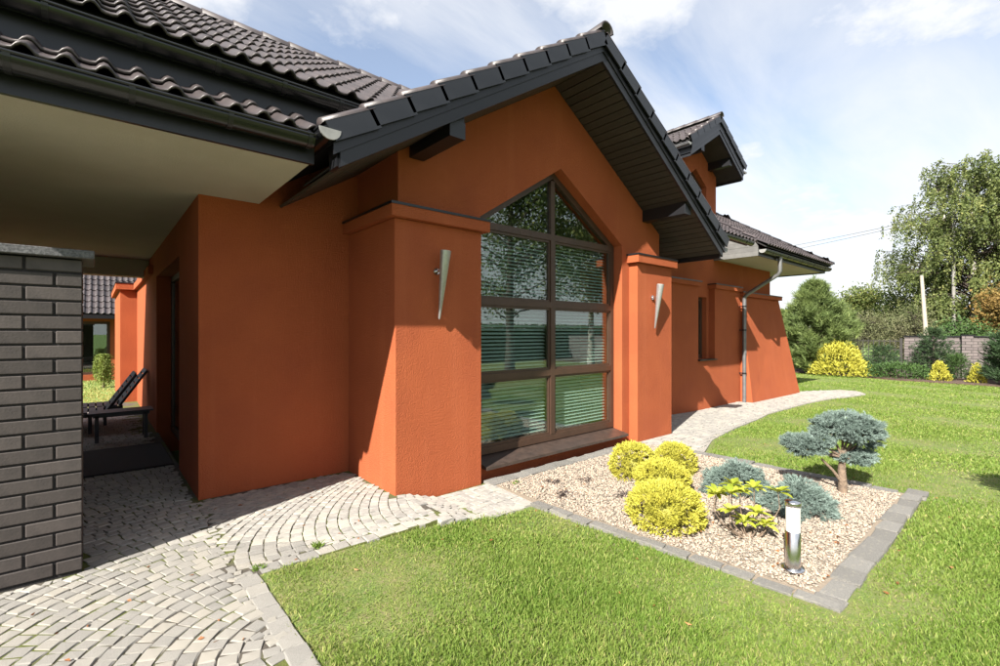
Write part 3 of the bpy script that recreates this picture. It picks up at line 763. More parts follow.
def ridge_caps(roof, p0, p1, rad=.085, step=.30, mname='ridge'):
    p0, p1 = Vector(p0), Vector(p1); d = (p1 - p0); n = int(d.length / step); d.normalize()
    up = Vector((0, 0, 1)); sd = d.cross(up).normalized(); up = sd.cross(d)
    vs = []; fs = []; K = 8
    for j, (t, s) in enumerate(((-.02, 1.08), (.34, .92))):
        for rr in (rad * s, (rad - .018) * s):
            for k in range(K + 1):
                a = math.pi * k / K; vs.append((math.cos(a) * rr, t, math.sin(a) * rr * .95))
    q = K + 1
    for k in range(K): fs += [(k, k + 1, 2 * q + k + 1, 2 * q + k), (q + k + 1, q + k, 3 * q + k, 3 * q + k + 1), (k + 1, k, q + k, q + k + 1)]
    me = bpy.data.meshes.new('ridge_tile'); me.from_pydata(vs, [], fs); me.polygons.foreach_set('use_smooth', [True] * len(fs)); me.materials.append(MATS[mname]); me.update(); fixnormals(me)
    for i in range(n):
        link('ridge_tile', me, roof, basis(sd, d, up, p0 + d * (i * step) - up * .03))
def half_gutter(name, p0, p1, rad=.068, parent=None, brackets=0.9, caps=(True, True), m='black_gutter'):
    p0, p1 = Vector(p0), Vector(p1); d = (p1 - p0).normalized(); up = Vector((0, 0, 1)); sd = d.cross(up).normalized()
    g = MB(); K = 10
    prof = [(math.cos(math.pi + math.pi * k / K) * rad, math.sin(math.pi + math.pi * k / K) * rad) for k in range(K + 1)]
    inn_ = [(x * .93, y * .93) for x, y in prof]
    vs = []; fs = []
    for p in (p0, p1):
        vs += [p + sd * x + up * y for x, y in prof] + [p + sd * x + up * y for x, y in inn_]
    q = K + 1; o = 2 * q
    for k in range(K): fs += [(k, k + 1, o + k + 1, o + k), (q + k + 1, q + k, o + q + k, o + q + k + 1)]
    fs += [(0, o, o + q, q), (K, q + K, o + q + K, o + K)]
    g.add(vs, fs, True)
    for s in (-1, 1): g.tube([p0 + sd * rad * s, p1 + sd * rad * s], .009, 6)
    go = g.build(name, m, parent or H)
    for i, (p, s) in enumerate(((p0, -1), (p1, 1))):
        if caps[i]:
            c = MB(); vs = [p + sd * x * 1.06 + up * y * 1.06 for x, y in prof] + [p + d * s * .012 + sd * x * 1.06 + up * y * 1.06 for x, y in prof]
            c.add(vs, [tuple(range(q)), tuple(range(2 * q - 1, q - 1, -1))] + [(k, k + 1, q + k + 1, q + k) for k in range(K)] + [(K, 0, q, 2 * q - 1)])
            c.build('end_cap', 'grey_cap', go)
    if brackets:
        ln = (p1 - p0).length; t = brackets * .5
        br = MB(); vs = []; fs = []
        for tt in (-.014, .014):
            vs += [d * tt + sd * x * 1.05 + up * y * 1.05 for x, y in prof]
        fs = [(k, k + 1, q + k + 1, q + k) for k in range(K)]
        br.add(vs, fs, False); bme = br.mesh('bracket'); bme.materials.append(MATS['dark_metal'])
        while t < ln:
            link('bracket', bme, go, Matrix.Translation(p0 + d * t)); t += brackets
    return go

PI_S = 0.65
# lower eaves roof over the terrace
lr = MB().hexa([(-1.0, 3.20, 2.79), (1.13, 3.20, 2.79), (1.13, 3.62, 3.03), (-1.0, 3.62, 3.03)], [(-1.0, 3.20, 2.815), (1.13, 3.20, 2.815), (1.13, 3.62, 3.055), (-1.0, 3.62, 3.055)])
lro = part('eaves_roof', lr, 'roof_under')
tile_rows(lro, (-.965, 3.155, 2.81), (1, 0, 0), (0, 1, .575), 7, 2, single=lambda c: True)
part('fascia', MB().box(-1.03, 1.14, 3.272, 3.30, 2.655, 2.80), 'dark_metal')
part('fascia', MB().box(-1.03, -1.001, 3.3005, 4.2, 2.655, 2.80), 'dark_metal')
part('wall', MB().box(-6, -2.0, 3.70, 9.7, -.2, 2.95), 'stucco')  # unseen wing out of view, added to keep sun off the terrace floor
part('fascia', MB().prism([(-6, 2.95), (1.74, 2.95), (1.93, 3.10), (1.93, 3.27), (-6, 3.27)], XZ, 3.565, 3.60), 'dark_metal')
part('soffit', MB().box(-1.0, 1.125, 3.301, 4.2, 2.667, 2.72), 'cream')
part('soffit', MB().box(-2.0, 0.661, 4.2005, 9.7, 2.667, 2.72), 'cream')
part('soffit', MB().box(0.6615, 1.125, 4.2005, 4.638, 2.667, 2.72), 'cream')
part('beam', MB().box(-1.99, 0.661, 9.45, 9.7, 2.40, 2.666), 'cream')
part('terrace_roof', MB().box(-2.0, 0.661, 4.2, 9.7, 2.721, 2.95), 'roof_under')
half_gutter('gutter', (-1.0, 3.195, 2.80), (1.10, 3.195, 2.80), .072, brackets=.46, caps=(True, False))
half_gutter('gutter', (1.165, 3.055, 2.835), (1.165, 3.50, 2.835), .068, brackets=0, caps=(True, False))
# main roof, left part
mr_ = MB(); 
LZ = lambda x, y, d: (x, y, 3.29 + PI_S * (y - 3.5) + d)
RY = 6.0; RZ = 3.29 + PI_S * 2.5
mr_.prism([(-6, 3.5), (1.93, 3.5), (4.12, 5.605), (7.0, 5.605), (7.0, RY), (-6, RY)], LZ, -.02, 0)
mr_.hexa([(-6, RY, RZ - .02), (7, RY, RZ - .02), (7, 9.7, 2.6), (-6, 9.7, 2.6)], [(-6, RY, RZ), (7, RY, RZ), (7, 9.7, 2.62), (-6, 9.7, 2.62)])
mro = part('main_roof', mr_, 'roof_under')
def under_gable(c): return c.z < 4.60 - GS * abs(c.x - GX)
tile_rows(mro, (-5.97, 3.46, 3.285), (1, 0, 0), (0, 1, PI_S), 33, 10, single=lambda c: c.x > -.4 and c.x < 3.2, skip=lambda c: under_gable(c) or c.y > RY - .02)
ridge_caps(mro, (-1.2, RY + .02, RZ + .06), (5.5, RY + .02, RZ + .06), rad=.095)
half_gutter('gutter', (-6, 3.50, 3.245), (1.95, 3.50, 3.245), .068, brackets=.40, caps=(True, False))
# main roof, right part (hipped end) and middle
rr_ = MB(); HX, HY, HZ = 14.95, 3.74, 3.30
rr_.hexa([(10.4, HY, HZ - .03), (HX, HY, HZ - .03), (HX - 3.4, HY + 3.4, HZ + 2.18), (10.4, HY + 3.4, HZ + 2.18)], [(10.4, HY, HZ - .01), (HX, HY, HZ - .01), (HX - 3.4, HY + 3.4, HZ + 2.2), (10.4, HY + 3.4, HZ + 2.2)])
RZf = lambda x, y, d: (x, y, HZ + PI_S * (y - HY) + d)
MX, MY = 9.45, 3.66
rr_.prism([(6.42, MY), (MX, MY), (MX, 4.7), (10.4, 4.7), (10.4, HY + 3.4), (4.6, HY + 3.4), (4.6, 5.4)], RZf, -.03, -.01)
rr_.hexa([(HX, HY, HZ - .03), (HX, 11, HZ - .03), (HX - 3.4, 9, HZ + 2.18), (HX - 3.4, HY + 3.4, HZ + 2.18)], [(HX, HY, HZ - .01), (HX, 11, HZ - .01), (HX - 3.4, 9, HZ + 2.2), (HX - 3.4, HY + 3.4, HZ + 2.2)])
rro = part('main_roof', rr_, 'roof_under')
tile_rows(rro, (10.42, HY - .03, HZ), (1, 0, 0), (0, 1, PI_S), 16, 13, skip=lambda c: c.x > HX - (c.y - HY) - .02)
tile_rows(rro, (7.22, MY - .04, HZ + (MY - .04 - HY) * PI_S + .01), (1, 0, 0), (0, 1, PI_S), 8, 11, skip=under_gable)
tile_rows(rro, (HX + .03, HY, HZ), (0, 1, 0), (-1, 0, PI_S), 22, 12, skip=lambda c: c.y < HY + (HX - c.x) + .02)
ridge_caps(rro, (HX + .02, HY - .02, HZ + .06), (HX - 3.4, HY + 3.4, HZ + 2.27), rad=.075)
part('fascia', MB().box(10.4, HX - .06, 3.865, 3.89, 3.10, 3.26), 'dark_metal')
part('fascia', MB().box(HX - .085, HX - .06, 3.89, 10, 3.10, 3.26), 'dark_metal')
part('soffit', MB().box(10.4, HX - .086, 3.891, 10, 3.13, 3.15), 'cream')
half_gutter('gutter', (10.42, 3.80, 3.225), (HX, 3.80, 3.225), .07, brackets=.9)
half_gutter('gutter', (HX + .01, 3.82, 3.225), (HX + .01, 9, 3.225), .07, brackets=.9)
part('fascia', MB().box(6.6, MX, MY + .06, MY + .08, 3.17, 3.26), 'dark_metal')
half_gutter('gutter', (6.9, MY - .01, 3.215), (MX, MY - .01, 3.215), .06, brackets=.9)
part('fascia', MB().prism([(MY + .081, 3.20), (YU - .004, 3.90), (YU - .004, 3.96), (MY + .081, 3.26)], YZ, MX - .03, MX - .001), 'dark_metal')
# boarded end of that eaves, facing the gable
def eave_end():
    for i in range(6):
        z0 = 3.10 + i * .10; z1 = z0 + .097
        ya = 3.87; 
        def roofy(z): return HY + (z - (HZ - .03)) / PI_S
        y0a = max(ya, roofy(z0)); y0b = max(ya, roofy(z1))
        if y0b >= YU - .02: break
        bd = MB().prism([(y0a, z0), (YU - .003, z0), (YU - .003, z1), (y0b, z1)], YZ, 10.372 + .003 * (i % 2), 10.398); bd.build('eave_board', 'grey_board', eo)
eo = part('eave_end', MB().prism([(3.90, 3.155), (YU - .004, 3.155), (YU - .004, 3.80)], YZ, 10.401, 10.43), 'grey_board')
eave_end()

# ---- gable roof
GV = 3.08                                      # verge line
xl, xr = 1.19, 7.05
zt0 = 4.66
gt = lambda x: zt0 - GS * abs(x - GX)
def gslab(x0, x1, y0, y1, off0, off1):
    m_ = MB(); m_.hexa([(x0, y0, gt(x0) + off0), (x1, y0, gt(x1) + off0), (x1, y1, gt(x1) + off0), (x0, y1, gt(x0) + off0)], [(x0, y0, gt(x0) + off1), (x1, y0, gt(x1) + off1), (x1, y1, gt(x1) + off1), (x0, y1, gt(x0) + off1)]); return m_
groof = MB(); 
for (a_, c_) in ((xl, GX), (GX, xr)):
    q = gslab(a_, c_, GV + .02, 8.0, -.03, 0); groof.add(q.v, q.f)
gro = part('gable_roof', groof, 'roof_under')
cs = 1 / math.hypot(1, GS); sn_ = GS * cs
hitmain = lambda c: c.z < 3.33 + PI_S * (c.y - 3.5) and c.y > 3.5
tile_rows(gro, (xl - .05, 8.0, gt(xl - .05) + .005), (0, -1, 0), (1, 0, GS), 16, 11, skip=lambda c: hitmain(c) or c.x > GX - .1)
tile_rows(gro, (xr + .05, 3.12, gt(xr + .05) + .005), (0, 1, 0), (-1, 0, GS), 16, 11, skip=lambda c: c.x < GX + .1 or (c.z < HZ + PI_S * (c.y - HY) and c.y > 4.5))
ridge_caps(gro, (GX, GV - .03, zt0 + .075), (GX, 7.0, zt0 + .075), rad=.10)
# verge tiles: roll on top, flap hanging over the board
def verge_mesh(mirror):
    s = -1 if mirror else 1
    m_ = MB(); m_.hexa([(0, -.012, -.105), (s * .018, -.012, -.105), (s * .018, .325, -.125), (0, .325, -.125)], [(0, -.012, .035), (s * .018, -.012, .035), (s * .018, .325, .012), (0, .325, .012)])
    K = 7; vs = []
    for (y, zo) in ((-.02, .030), (.345, .004)):
        for k in range(K + 1):
            a = math.pi * k / K; vs.append((s * (.02 - .075 * (1 - math.cos(a)) / 2 * 1.6), y, zo + math.sin(a) * .038))
    fs = [(k, k + 1, K + 2 + k, K + 1 + k) for k in range(K)] + [tuple(range(K + 1)), tuple(range(K + 1, 2 * K + 2))]
    m_.add(vs, fs, True)
    me = m_.mesh('verge_tile'); fixnormals(me); me.materials.append(MATS['verge_metal']); me.materials.append(MATS['tile'])
    for i, p in enumerate(me.polygons):
        if i >= 6: p.material_index = 1
    return me
vL, vR = verge_mesh(False), verge_mesh(True)
nv = 10; stp = (GX - xl - .02) / cs / nv
for i in range(nv):
    x = xl - .03 + i * stp * cs
    link('verge_tile', vL, gro, basis((0, -1, 0), (cs, 0, sn_), (-sn_, 0, cs), (x, GV - .015, gt(x) + .05)) @ Matrix.Diagonal((1, stp / .31, 1, 1)))
    x = 2 * GX - x + .0
    link('verge_tile', vR, gro, basis((0, 1, 0), (-cs, 0, sn_), (sn_, 0, cs), (x, GV - .015, gt(x) + .05)) @ Matrix.Diagonal((1, stp / .31, 1, 1)))
# bargeboards: lower board and flashing above it, each rafter side a part
for (a_, c_) in ((xl + .06, GX), (2 * GX - xl - .06, GX)):
    g0, g1 = gun(a_), gun(c_)
    def pl(o0, o1, ext=0):
        e = -ext if a_ < c_ else ext
        return [(a_ + e, gun(a_ + e) + o0), (c_, g1 + o0), (c_, g1 + o1), (a_ + e, gun(a_ + e) + o1)]
    bb = MB().prism(pl(0, .12), XZ, GV + .012, GV + .04).build('bargeboard', 'dark_metal', H)
    MB().prism(pl(.10, .215, .05), XZ, GV, GV + .0115).build('flashing', 'dark_metal', bb)
# soffit boards under the gable
bd = MB().box(-.5, .5, -.0455, .0455, -.012, .010).mesh('soffit_board'); bd.materials.append(MATS['board'])
sfo = part('gable_soffit', gslab(xl + .08, GX, GV + .045, 3.9, -.20, -.19), 'roof_under')
q = gslab(GX, 2 * GX - xl - .08, GV + .045, 3.9, -.20, -.19); q.build('backing', 'roof_under', sfo)
t = .06
while t < (GX - xl - .1) / cs:
    for side in (-1, 1):
        x = GX + side * (t * cs); y0 = GV + .045
        y1 = YG - .002
        if x < 2.06: y1 = YL - .002
        if x > 6.43: y1 = YU - .004 if x > 6.63 else YU - .004
        z = gun(x) + .022
        xa = Vector((0, 1, 0)); ya = Vector((side * cs, 0, -sn_)); za_ = xa.cross(ya)
        link('soffit_board', bd, sfo, basis(xa, ya, za_, (x, (y0 + y1) / 2, z)) @ Matrix.Diagonal((y1 - y0, 1, 1, 1)))
    t += .1005
# purlin ends
for x in (2.25, 2 * GX - 2.25 + .06):
    m_ = MB().hexa([(x - .075, 3.15, 3.10), (x + .075, 3.15, 3.10), (x + .075, YG - .003, 3.10), (x - .075, YG - .003, 3.10)], [(x - .075, 3.15, 3.30), (x + .075, 3.15, 3.30), (x + .075, YG - .003, 3.30), (x - .075, YG - .003, 3.30)])
    po = m_.build('purlin_end', 'dark_metal', H)
    MB().box(x - .077, x + .077, 3.138, 3.149, 3.098, 3.235).build('cover_plate', 'verge_metal', po)
# eaves trim along the gable's sides
part('fascia', MB().box(xl + .05, xl + .08, GV + .05, 3.27, 2.63, 2.80), 'dark_metal')
part('fascia', MB().box(2 * GX - xl - .08, 2 * GX - xl - .05, GV + .05, YU - .005, 2.60, 2.80), 'dark_metal')
half_gutter('gutter', (2 * GX - xl + .03, GV + .02, 2.76), (2 * GX - xl + .03, 4.75, 2.76), .065, brackets=.7)

# ---- dormer
DX, DV, DW, DS = 11.05, 4.95, 5.55, 0.60
dun = lambda x: 6.14 - DS * abs(x - DX)
dtp = lambda x: dun(x) + .37
dh = [(10.55, 4.3), (11.62, 4.3), (11.62, 5.16), (11.085, 5.50), (10.55, 5.16)]
part('dormer_wall', MB().prism([(9.96, 3.9), (12.15, 3.9), (12.15, dun(12.15) + .05), (DX, dun(DX) + .05), (9.96, dun(9.96) + .05)], XZ, DW, DW + .25, [dh]), 'stucco')
part('dormer_wall', MB().box(11.9, 12.149, DW + .25, 7.2, 3.9, 5.45), 'stucco')
part('dormer_wall', MB().box(9.961, 10.2, DW + .25, 7.2, 3.9, 5.45), 'stucco')
dwf = part('window', MB().prism(dh, XZ, DW + .12, DW + .17, [band(dh, .07)]), 'frame')
MB().prism(band(dh, .068), XZ, DW + .14, DW + .15).build('pane', 'glass', dwf)
dr = MB(); dl_, dr_r = DX - 1.40, DX + 1.40
for (a_, c_) in ((dl_, DX), (DX, dr_r)):
    z = MB().hexa([(a_, DV + .02, dtp(a_) - .03), (c_, DV + .02, dtp(c_) - .03), (c_, 8.6, dtp(c_) - .03), (a_, 8.6, dtp(a_) - .03)], [(a_, DV + .02, dtp(a_)), (c_, DV + .02, dtp(c_)), (c_, 8.6, dtp(c_)), (a_, 8.6, dtp(a_))]); dr.add(z.v, z.f)
dro = part('dormer_roof', dr, 'roof_under')
tile_rows(dro, (dl_ - .03, DV + .02 + .3 * 10, dtp(dl_ - .03) + .004), (0, -1, 0), (1, 0, DS), 10, 5, single=lambda c: True, skip=lambda c: c.z < HZ + PI_S * (c.y - HY))
tile_rows(dro, (dr_r + .03, DV + .02, dtp(dr_r + .03) + .004), (0, 1, 0), (-1, 0, DS), 10, 5, skip=lambda c: c.z < HZ + PI_S * (c.y - HY))
ridge_caps(dro, (DX, DV - .03, dtp(DX) + .08), (DX, 8.0, dtp(DX) + .08), rad=.09)
dc = 1 / math.hypot(1, DS); dsn = DS * dc
for i in range(5):
    x = dl_ - .02 + i * .31 * dc * 1.02
    link('verge_tile', vL, dro, basis((0, -1, 0), (dc, 0, dsn), (-dsn, 0, dc), (x, DV - .015, dtp(x) + .05)))
    x = 2 * DX - x
    link('verge_tile', vR, dro, basis((0, 1, 0), (-dc, 0, dsn), (dsn, 0, dc), (x, DV - .015, dtp(x) + .05)))
for (a_, c_) in ((dl_ + .08, DX), (dr_r - .08, DX)):
    bb = MB().prism([(a_, dun(a_)), (c_, dun(c_)), (c_, dun(c_) + .13), (a_, dun(a_) + .13)], XZ, DV + .012, DV + .04).build('bargeboard', 'dark_metal', H)
    MB().prism([(a_, dun(a_) + .11), (c_, dun(c_) + .11), (c_, dun(c_) + .325), (a_, dun(a_) + .325)], XZ, DV, DV + .0115).build('flashing', 'dark_metal', bb)
for x in (dl_ + .08, dr_r - .10): part('fascia', MB().box(x, x + .02, DV + .045, 7.2, dun(dl_ + .08) - .02, dtp(dl_ + .08) - .03), 'dark_metal')
dsf = MB()
for (a_, c_) in ((dl_ + .08, DX), (DX, dr_r - .08)):
    z = MB().hexa([(a_, DV + .045, dun(a_) + .03), (c_, DV + .045, dun(c_) + .03), (c_, 7.2, dun(c_) + .03), (a_, 7.2, dun(a_) + .03)], [(a_, DV + .045, dun(a_) + .06), (c_, DV + .045, dun(c_) + .06), (c_, 7.2, dun(c_) + .06), (a_, 7.2, dun(a_) + .06)]); dsf.add(z.v, z.f)
part('dormer_soffit', dsf, 'board')
for x in (DX - .72, DX + .72):
    MB().box(x - .07, x + .07, DV + .06, DW - .003, dun(x) - .12, dun(x) + .1).build('purlin_end', 'dark_metal', H)
half_gutter('gutter', (dl_ - .03, DV + .0, dtp(dl_) - .09), (dl_ - .03, 7.0, dtp(dl_) - .09), .055, brackets=.8, m='zinc')
half_gutter('gutter', (dr_r + .03, DV + .0, dtp(dr_r) - .09), (dr_r + .03, 7.0, dtp(dr_r) - .09), .055, brackets=.8, m='zinc')

# ---- downpipe
dp = MB(); X = 11.40
dp.tube([(X, 3.80, 3.18), (X, 3.80, 2.86), (X, 3.83, 2.79), (X, 4.48, 2.40), (X, 4.545, 2.33), (X, 4.55, 2.25), (X, 4.55, -.1)], .043, 14)
dpo = part('downpipe', dp, 'zinc')
for z in (.55, 1.55, 2.1):
    c = MB(); c.tube([(X, 4.55, z), (X, 4.55, z + .035)], .050, 14); c.box(X - .012, X + .012, 4.59, 4.66, z + .005, z + .03); c.build('pipe_clip', 'dark_metal', dpo)
MB().tube([(X, 4.55, 1.02), (X, 4.55, 1.10)], .049, 14).build('pipe_joint', 'zinc', dpo)

# ------------------------------------------------------------------ clinker pier beside the terrace
BP = empty('brick_pier', (-.6, 3.85, .08), 'dark brown clinker brick pier with granite coping beside the terrace', 'pier')
BP_Y0, BP_Y1, BP_X1 = 3.68, 4.06, -.05
part('core', MB().box(-1.995, BP_X1 - .008, BP_Y0 + .008, BP_Y1 - .008, 0.0, 1.925), 'mortar', BP)
co_, cb_ = .0826, .012
full = .246
def brick_me(l):
    me = MB().box(-l / 2, l / 2, -.19, .19, -.0352, .0352).mesh('brick'); bevel(me, .004); me.materials.append(MATS['brick']); return me
bf, bh = brick_me(full - .012), brick_me(full / 2 - .012)
for c in range(22):
    z = 1.93 - co_ * (c + .5)
    x = BP_X1
    first = (c % 2 == 1)
    k = 0
    while x > -1.3:
        l = full / 2 if (k == 0 and first) else full
        xm = x - l / 2 + .006
        link('brick', bh if l < .2 else bf, BP, T(xm - .0 - .006 + random.uniform(-.001, .001), (BP_Y0 + BP_Y1) / 2 + random.uniform(-.0015, .0015), z)); x -= l; k += 1
lb = MB().box(-1.99, -1.32, BP_Y0 + .002, BP_Y1 - .002, .1, 1.926); lb.build('rear_masonry', 'brick', BP)
cp = MB().box(-1.998, .0, 3.63, 4.11, 1.932, 1.98).mesh('coping'); bevel(cp, .004); cp.materials.append(MATS['slab']); link('coping', cp, BP)

# ------------------------------------------------------------------ wall lamps
def wall_lamp(x, z, label):
    e = empty('wall_lamp', (x, YP, z), label, 'wall lamp', 'steel torch lamps on the pillars')
    c = MB(); K = 20
    ax = Vector((0.02, -.075, .62)); p0 = Vector((x, YP - .045, z)); 
    c.tube([p0, p0 + ax * .02, p0 + ax], [.004, .010, .050], K)
    cone = c.build('cone', 'brushed', e)
    ri = MB(); ri.tube([p0 + ax * .985, p0 + ax * 1.004], [.045, .044], K); ri.build('lamp_glass', 'opal', cone)
    a = MB(); a.tube([(x - .01, YP, z + .44), (x - .01, YP - .018, z + .44)], .030, 16); a.tube([(x - .01, YP - .015, z + .44), (x, YP - .09, z + .44)], .011, 10); a.build('bracket', 'steel', e)
wall_lamp(2.385, 1.625, 'slim steel torch lamp on the pillar left of the tall window')
wall_lamp(6.02, 1.565, 'slim steel torch lamp on the pillar right of the tall window')

# ------------------------------------------------------------------ bollard light
BL = empty('bollard_light', (3.31, 1.03, 0), 'short steel bollard light with white diffuser standing in the gravel', 'lamp')
def lathe(prof, loc, K=28):
    m_ = MB(); vs = []; fs = []
    for (r, z) in prof:
        for k in range(K): a = 2 * math.pi * k / K; vs.append((loc[0] + r * math.cos(a), loc[1] + r * math.sin(a), loc[2] + z))
    for j in range(len(prof) - 1):
        for k in range(K): fs.append((j * K + k, j * K + (k + 1) % K, (j + 1) * K + (k + 1) % K, (j + 1) * K + k))
    m_.add(vs, fs, True); return m_
bl = (3.31, 1.03, 0.016)
lathe([(0, 0), (.066, 0), (.066, .014), (.064, .018), (.045, .018)], bl).build('base', 'steel', BL)
lathe([(.0435, .016), (.0435, .243), (.040, .247), (0, .247)], bl).build('post', 'steel', BL)
lathe([(.0405, .246), (.0405, .405)], bl).build('diffuser', 'opal', BL)
lathe([(0, .404), (.0445, .404), (.0445, .428), (.042, .432), (0, .432)], bl).build('cap', 'steel', BL)

# ------------------------------------------------------------------ vegetation builders
def unit(n):
    v = rng.normal(size=(n, 3)); return v / np.linalg.norm(v, axis=1, keepdims=True)
def leaf_mesh(name, C, D, ln, wd, m, tone, curl=0.0):
    """pointed four-cornered leaves at C along D"""
    n = len(C); ln = np.broadcast_to(np.asarray(ln, float).reshape(-1, 1), (n, 1)); wd = np.broadcast_to(np.asarray(wd, float).reshape(-1, 1), (n, 1))
    D = D / np.linalg.norm(D, axis=1, keepdims=True); q = unit(n); S_ = np.cross(D, q); S_ /= np.linalg.norm(S_, axis=1, keepdims=True)
    Nn = np.cross(S_, D)
    V = np.stack([C, C + D * ln * .45 + S_ * wd / 2 + Nn * ln * curl, C + D * ln, C + D * ln * .45 - S_ * wd / 2 + Nn * ln * curl], 1).reshape(-1, 3)
    F = np.arange(n * 4).reshape(-1, 4)
    return np_mesh(name, V, F, m, np.repeat(np.clip(tone, 0, 1), 4))
def limb(mb_, a, b, r0, r1, sag=0.0, n=5, jit=.0):
    a, b = np.array(a, float), np.array(b, float); pts = []
    for i in range(n + 1):
        t_ = i / n; p = a + (b - a) * t_; p[2] += sag * 4 * t_ * (1 - t_)
        if 0 < i < n: p += rng.normal(0, jit, 3)
        pts.append(tuple(p))
    mb_.tube(pts, [r0 + (r1 - r0) * i / n for i in range(n + 1)], 7)
def crown_leaves(base, rx, ry, rz, ncl, per, clr, ln, wd, m, droop=0.0, shape='ell', flat=1.0, lobes=7, hollow=.25, name='crown', parent=None, toneb=.45):
    """leaf clumps through an uneven crown volume; gaps between the lobes"""
    base = np.array(base)
    lob = unit(lobes) * np.array([rx, ry, rz]) * rng.uniform(.35, .62, (lobes, 1)); lr_ = rng.uniform(.38, .58, lobes)
    C = []
    while len(C) < ncl:
        i = rng.integers(lobes); p = lob[i] + unit(1)[0] * np.array([rx, ry, rz]) * lr_[i] * rng.uniform(hollow, 1) ** .5
        C.append(p)
    C = np.array(C) + base
    P = np.repeat(C, per, 0) + rng.normal(0, clr, (ncl * per, 3)) * np.array([1, 1, flat])
    if droop:
        P[:, 2] -= np.abs(rng.normal(0, droop, len(P)))
    D = unit(len(P)); D[:, 2] -= .5 + (1.2 if droop else 0)
    ct = np.repeat(rng.normal(0, .12, ncl), per)
    tone = rng.normal(toneb, .17, len(P)) + ct
    me = leaf_mesh(name, P, D, rng.uniform(.7, 1.3, len(P)) * ln, rng.uniform(.7, 1.2, len(P)) * wd, m, tone)
    return link(name, me, parent), C
def needle_tufts(name, C, A, k, ln, wd, m, spread, parent=None, tonev=None):
    """k needles fan from each point C about axis A"""
    n = len(C); A = A / np.linalg.norm(A, axis=1, keepdims=True)
    D = np.repeat(A, k, 0) + unit(n * k) * spread; D /= np.linalg.norm(D, axis=1, keepdims=True)
    P = np.repeat(C, k, 0) + np.repeat(A, k, 0) * (rng.uniform(-.5, .5, (n * k, 1)) * ln)
    S_ = np.cross(D, unit(n * k)); S_ /= np.linalg.norm(S_, axis=1, keepdims=True)
    l = ln * rng.uniform(.7, 1.2, (n * k, 1))
    V = np.stack([P - S_ * wd / 2, P + S_ * wd / 2, P + D * l], 1).reshape(-1, 3)
    tone = np.repeat(rng.normal(.42, .16, n) if tonev is None else tonev, k) + rng.normal(0, .1, n * k)
    return link(name, np_mesh(name, V, np.arange(n * k * 3).reshape(-1, 3), m, np.repeat(np.clip(tone, 0, 1), 3)), parent)

# golden globe conifers
def gold_ball(x, y, r, hz, label, group='golden globe shrubs in the gravel bed', n=7500):
    e = empty('golden_shrub', (x, y, 0), label, 'shrub', group)
    nc = 620; Dc = unit(nc); Dc[:, 2] = np.where(Dc[:, 2] < -.55, -Dc[:, 2], Dc[:, 2])
    und = 1 + .035 * np.sin(Dc[:, 0] * 6 + x * 9) * np.sin(Dc[:, 1] * 7 + 1) + .02 * np.sin(Dc[:, 2] * 8 + y * 5)
    Cc = Dc * (r * rng.uniform(.90, 1.02, nc) * und)[:, None]
    ci = rng.integers(0, nc, n); D = Dc[ci]
    P = Cc[ci] + rng.normal(0, r * .042, (n, 3))
    P = P * np.array([1, 1, hz / r]) + np.array([x, y, hz * .62]); P[:, 2] = np.maximum(P[:, 2], .012)
    dirs = D * .9 + unit(n) * .7 + np.array([0, 0, .3])
    tone = rng.normal(.48, .13, n) + rng.normal(0, .15, nc)[ci]
    link('foliage', leaf_mesh('foliage', P, dirs, rng.uniform(.018, .032, n), rng.uniform(.008, .014, n), 'gold_leaf', tone, .12), e)
    s_ = MB(); s_.tube([(x, y, -.02), (x, y, hz * .7)], [.018, .008], 7)
    for k in range(8):
        d = unit(1)[0]; d[2] = abs(d[2]) * .8; limb(s_, (x, y, hz * .3), (x + d[0] * r * .8, y + d[1] * r * .8, hz * .55 + d[2] * hz * .7), .007, .003)
    s_.build('stem', 'dark_bark', e)
    inner = MB(); K = 10
    vs = [(x + math.cos(2 * math.pi * k / K) * r * .6 * math.sin(math.pi * (j + .5) / 6), y + math.sin(2 * math.pi * k / K) * r * .6 * math.sin(math.pi * (j + .5) / 6), hz * .56 + hz * .6 * math.cos(math.pi * (j + .5) / 6)) for j in range(5) for k in range(K)]
    inner.add(vs, [(j * K + k, j * K + (k + 1) % K, (j + 1) * K + (k + 1) % K, (j + 1) * K + k) for j in range(4) for k in range(K)] + [tuple(range(K))], True)
    inner.build('inner_foliage', 'gold_leaf', e)
gold_ball(4.22, 2.78, .225, .215, 'golden globe shrub nearest the house wall in the gravel bed')
gold_ball(4.72, 2.60, .21, .185, 'golden globe shrub nearest the blue spruces, right of the cluster')
gold_ball(4.07, 2.37, .235, .175, 'low golden globe shrub in the middle of the cluster')
gold_ball(3.36, 1.93, .270, .20, 'largest golden globe shrub at the front of the gravel bed', n=10500)

